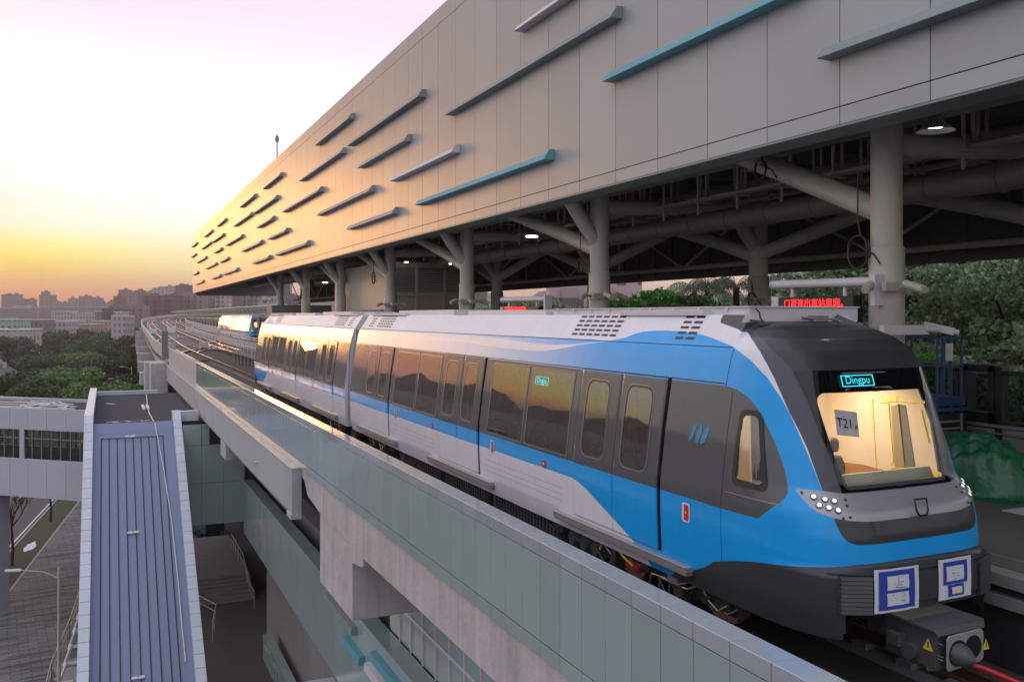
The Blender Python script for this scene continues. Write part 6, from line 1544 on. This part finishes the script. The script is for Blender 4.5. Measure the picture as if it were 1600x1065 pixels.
# ================================================================== buildings
WM = {}
def wallmat(col, pane=(.05, .045, .055), sx=1.1, sz=3.1, fill=.45):
    key = (col, sx, sz, fill)
    if key in WM: return WM[key]
    m = bpy.data.materials.new('city_wall'); m.use_nodes = True; nt = m.node_tree; b = nt.nodes['Principled BSDF']; b.inputs['Roughness'].default_value = .75
    tc = nt.nodes.new('ShaderNodeTexCoord'); sp_ = nt.nodes.new('ShaderNodeSeparateXYZ'); nt.links.new(tc.outputs['Object'], sp_.inputs[0])
    nz = nt.nodes.new('ShaderNodeTexNoise'); nz.inputs['Scale'].default_value = .12; nz.inputs['Detail'].default_value = 6; nt.links.new(tc.outputs['Object'], nz.inputs[0])
    xx = mth(nt, 'FRACT', mth(nt, 'DIVIDE', mth(nt, 'ADD', sp_.outputs[0], sp_.outputs[1]), sx*3)); zz = mth(nt, 'FRACT', mth(nt, 'DIVIDE', sp_.outputs[2], sz))
    w = mth(nt, 'MULTIPLY', mth(nt, 'LESS_THAN', xx, fill), mth(nt, 'LESS_THAN', zz, .48))
    base = nt.nodes.new('ShaderNodeVectorMath'); base.operation = 'SCALE'; base.inputs[0].default_value = col; nt.links.new(mth(nt, 'MULTIPLY_ADD', nz.outputs[0], .5, .75), base.inputs['Scale'])
    nt.links.new(mixc(nt, mth(nt, 'MULTIPLY', w, .75), base.outputs[0], pane), b.inputs['Base Color']); WM[key] = m; return m
def building(u0, u1, vt, D, col, label, grp=None, kind='tower', vb=None, sz=3.1, sx=1.1, top=None, name='apartment_block'):
    p0, p1 = at(u0, vt, D=D), at(u1, vt, D=D); cx, cy = (p0.x+p1.x)/2, (p0.y+p1.y)/2; w = (p1-p0).length; rz = math.atan2(p1.y-p0.y, p1.x-p0.x); h = p0.z-GZ; dp = min(max(w*.6, 10), 26)
    t = thing(name, label, 'building', (cx, cy, GZ), grp, rz+.0); mb = MB(); mb.box(-w/2, w/2, 0, dp, 0, h); mb.build('wall', wallmat(col, sx=sx, sz=sz), t)
    mb = MB(); mb.box(-w/2-.2, w/2+.2, -.2, dp+.2, h, h+.5); mb.build('roof', M['concrete_d'] if kind != 'low' else M['citylight'], t)
    r2 = random.Random(int(u0*13+vt))
    for k in range(2 if kind == 'tower' else 1):
        a = r2.uniform(-w*.35, w*.2); ww = w*r2.uniform(.12, .3); hh = h*.0+D*(2.2 if kind == 'tower' else 1.2)/FPX*r2.uniform(.7, 1.4); mb = MB(); mb.box(a, a+ww, dp*.3, dp*.6, h+.5, h+.5+hh); mb.build('roof_house', wallmat(col, sx=sx, sz=30), t)
    if kind == 'tower' and D < 900:
        for k in range(int(min(5, w/5))): mb = MB(); x = -w/2+w*(k+.5)/min(5, w/5); mb.box(x-.9, x+.9, -1.0, 0, h*.1, h*.92); mb.build('bay', wallmat(tuple(c*.8 for c in col), sx=sx, sz=sz, fill=.7), t)
    return t
M['citylight'] = mat('pale_roof', (.5, .47, .48), .6)
BR, GR, WHm, PK, TN = (.12, .075, .07), (.15, .14, .145), (.34, .31, .31), (.22, .155, .15), (.20, .17, .155)
tw = [(2, 28, 460, 1500, GR, 'broad grey block at the far left of the skyline'), (28, 37, 468, 1500, GR, 'narrow low block right of the broad one on the skyline'), (38, 53, 467, 1450, GR, 'squat grey block left of the tall stepped tower'), (61, 82, 461, 1200, TN, 'tall stepped tower with a raised top, tallest on the left skyline'),
  (64, 73, 456, 1210, TN, 'raised core standing behind the tall stepped tower'), (82, 92, 471, 1500, GR, 'small block right of the tall stepped tower'), (95, 108, 473, 1600, GR, 'low hazy block near the middle of the skyline'), (106, 118, 466, 1700, TN, 'pale twin-topped hazy block on the skyline'), (116, 130, 468, 1500, GR, 'wide hazy block in the middle skyline'), (123, 137, 463, 1350, GR, 'taller grey block in the middle skyline'),
  (137, 146, 464, 1700, TN, 'slim pale hazy block on the skyline'), (143, 158, 466, 1400, GR, 'grey block right of the slim pale one'), (156, 168, 474, 1300, GR, 'low block before the skyline rises to the right'), (168, 180, 471, 1200, PK, 'pinkish block where the skyline begins to rise'),
  (177, 190, 463, 900, BR, 'dark reddish block at the left of the tall cluster'), (185, 200, 453, 1000, PK, 'tall pinkish block topped by a box, left of the cluster'), (198, 207, 457, 950, PK, 'slim pinkish block inside the tall cluster'), (209, 223, 454, 1000, BR, 'reddish tower with raised top in the tall cluster'), (222, 240, 456, 1050, PK, 'wide pinkish block in the middle of the cluster'),
  (238, 256, 450, 1000, WHm, 'whitish block with rows of windows in the cluster'), (254, 276, 448, 950, WHm, 'biggest whitish block with window rows, near the hall'), (274, 300, 446, 900, BR, 'tall brown block touching the station hall edge'), (224, 251, 462, 620, BR, 'dark brick block in front of the tall cluster'), (256, 276, 461, 600, BR, 'second dark brick block in front of the cluster'),
  (160, 178, 482, 520, BR, 'low brick block left of the line'), (187, 224, 478, 560, PK, 'wide low pink block behind the line'), (286, 318, 458, 620, TN, 'tan block just past the hall corner'), (318, 338, 462, 700, GR, 'grey block seen under the hall end'), (336, 356, 456, 640, WHm, 'tall white block seen under the hall end'), (356, 374, 462, 760, BR, 'brown block right of the tall white one under the hall'), (374, 402, 456, 600, GR, 'dark grey block under the hall roof'), (402, 420, 470, 420, WHm, 'small white block under the hall roof'), (418, 445, 458, 560, WHm, 'pale block at the right under the hall end'), (444, 470, 462, 540, GR, 'last grey block visible under the hall end')]
for a in tw: building(a[0], a[1], a[2], a[3], a[4], a[5], 'city blocks on the horizon', sz=3.3 if a[3] < 1100 else 4, sx=1.4 if a[3] < 1100 else 2.2)
low = [(-20, 25, 500, 330, (.26, .34, .28), 'pale green walled works building at the far left'), (-20, 40, 516, 290, WHm, 'white building with small square windows at the far left edge'), (25, 70, 500, 420, GR, 'grey workshop with a long flat roof'), (50, 105, 503, 440, WHm, 'long workshop roof in the middle of the low buildings'), (80, 112, 487, 640, WHm, 'white long low building with window bands'), (110, 150, 490, 640, WHm, 'stepped white low building behind the workshops'), (148, 178, 487, 600, GR, 'grey low building near the brick block'),
  (104, 120, 501, 480, WHm, 'bright white gabled shed'), (124, 148, 507, 460, (.34, .21, .18), 'orange roofed shed by the trees'), (146, 170, 502, 480, (.36, .24, .19), 'second orange roofed shed'), (174, 196, 494, 420, WHm, 'white building beside the viaduct bend'), (0, 45, 481, 1100, GR, 'long hazy hall below the skyline'), (20, 50, 478, 1200, WHm, 'hazy hall with a bright roof'), (178, 190, 488, 500, WHm, 'white roof shed near the bend'), (60, 160, 480, 1150, GR, 'broad hazy mass of low flats below the skyline')]
for a in low: building(a[0], a[1], a[2], a[3], a[4], a[5], 'low works buildings beyond the trees', 'low', sz=3.0, sx=.75, name='low_building')
t = building(858, 1003, 428, 112, (.44, .31, .32), 'pink apartment block seen under the station roof', None, 'tower', sz=3.0, sx=.9)
building(1225, 1345, 428, 95, (.6, .52, .50), 'pale block glimpsed behind the leaves right of the rear column', None, 'low', sz=3.2)
building(700, 760, 452, 190, GR, 'grey block glimpsed left of the third column', None, 'low', sz=3.2)

# hills: a long ridge to the left of the view and low hills on the horizon
def ridge(name, az0, az1, D, hf, m, n=120):
    mb = MB(); top = []; bot = []; back = []
    for i in range(n+1):
        a = R(az0+(az1-az0)*i/n); h = hf(az0+(az1-az0)*i/n); top.append((D*1.06*math.sin(a), D*1.06*math.cos(a), GZ+h)); bot.append((D*math.sin(a), D*math.cos(a), GZ)); back.append((D*1.3*math.sin(a), D*1.3*math.cos(a), GZ))
    N1 = n+1; mb.raw(bot+top+back, [(i, i+1, N1+i+1, N1+i) for i in range(n)]+[(N1+i, N1+i+1, 2*N1+i+1, 2*N1+i) for i in range(n)], 0, True)
    return tag(mb.build(name, m), kind='structure')
def hf1(a):
    k = max(0, min(1, (-5.9-a)/2.5)); b = max(0, min(1, (a+75)/12))
    return 18+k*b*(38+24*math.sin(a*.55+1)+18*math.sin(a*1.3)+10*math.sin(a*3.1+2)+5*math.sin(a*7.7))
M['hill'] = mat('wooded_hill', (.03, .04, .025), .95, noise=.3, nscale=.01)
ridge('hills', -80, -5.6, 1500, hf1, M['hill'])
ridge('hills', -8, 30, 2400, lambda a: 22+10*math.sin(a*.9)+9*math.sin(a*2.3+1)+5*math.sin(a*6), M['hill'])
ridge('hills', 4, 60, 2100, lambda a: 30+max(0, min(1, (a-1)/7))*38+9*math.sin(a*1.7)+5*math.sin(a*4.3), M['hill'])

# ================================================================== haze over the distance
hz = MB(); hz.box(-2200, 2300, -300, 3300, GZ-1, 120); ho = tag(hz.build('haze', []), kind='stuff', label='thin warm evening haze over the city', cat='haze')
hm = bpy.data.materials.new('haze'); hm.use_nodes = True; nt = hm.node_tree; nt.nodes.clear(); o = nt.nodes.new('ShaderNodeOutputMaterial'); v = nt.nodes.new('ShaderNodeVolumePrincipled')
v.inputs['Color'].default_value = (.78, .62, .62, 1); v.inputs['Density'].default_value = .00030; v.inputs['Anisotropy'].default_value = .3; nt.links.new(v.outputs[0], o.inputs['Volume']); ho.data.materials.append(hm)
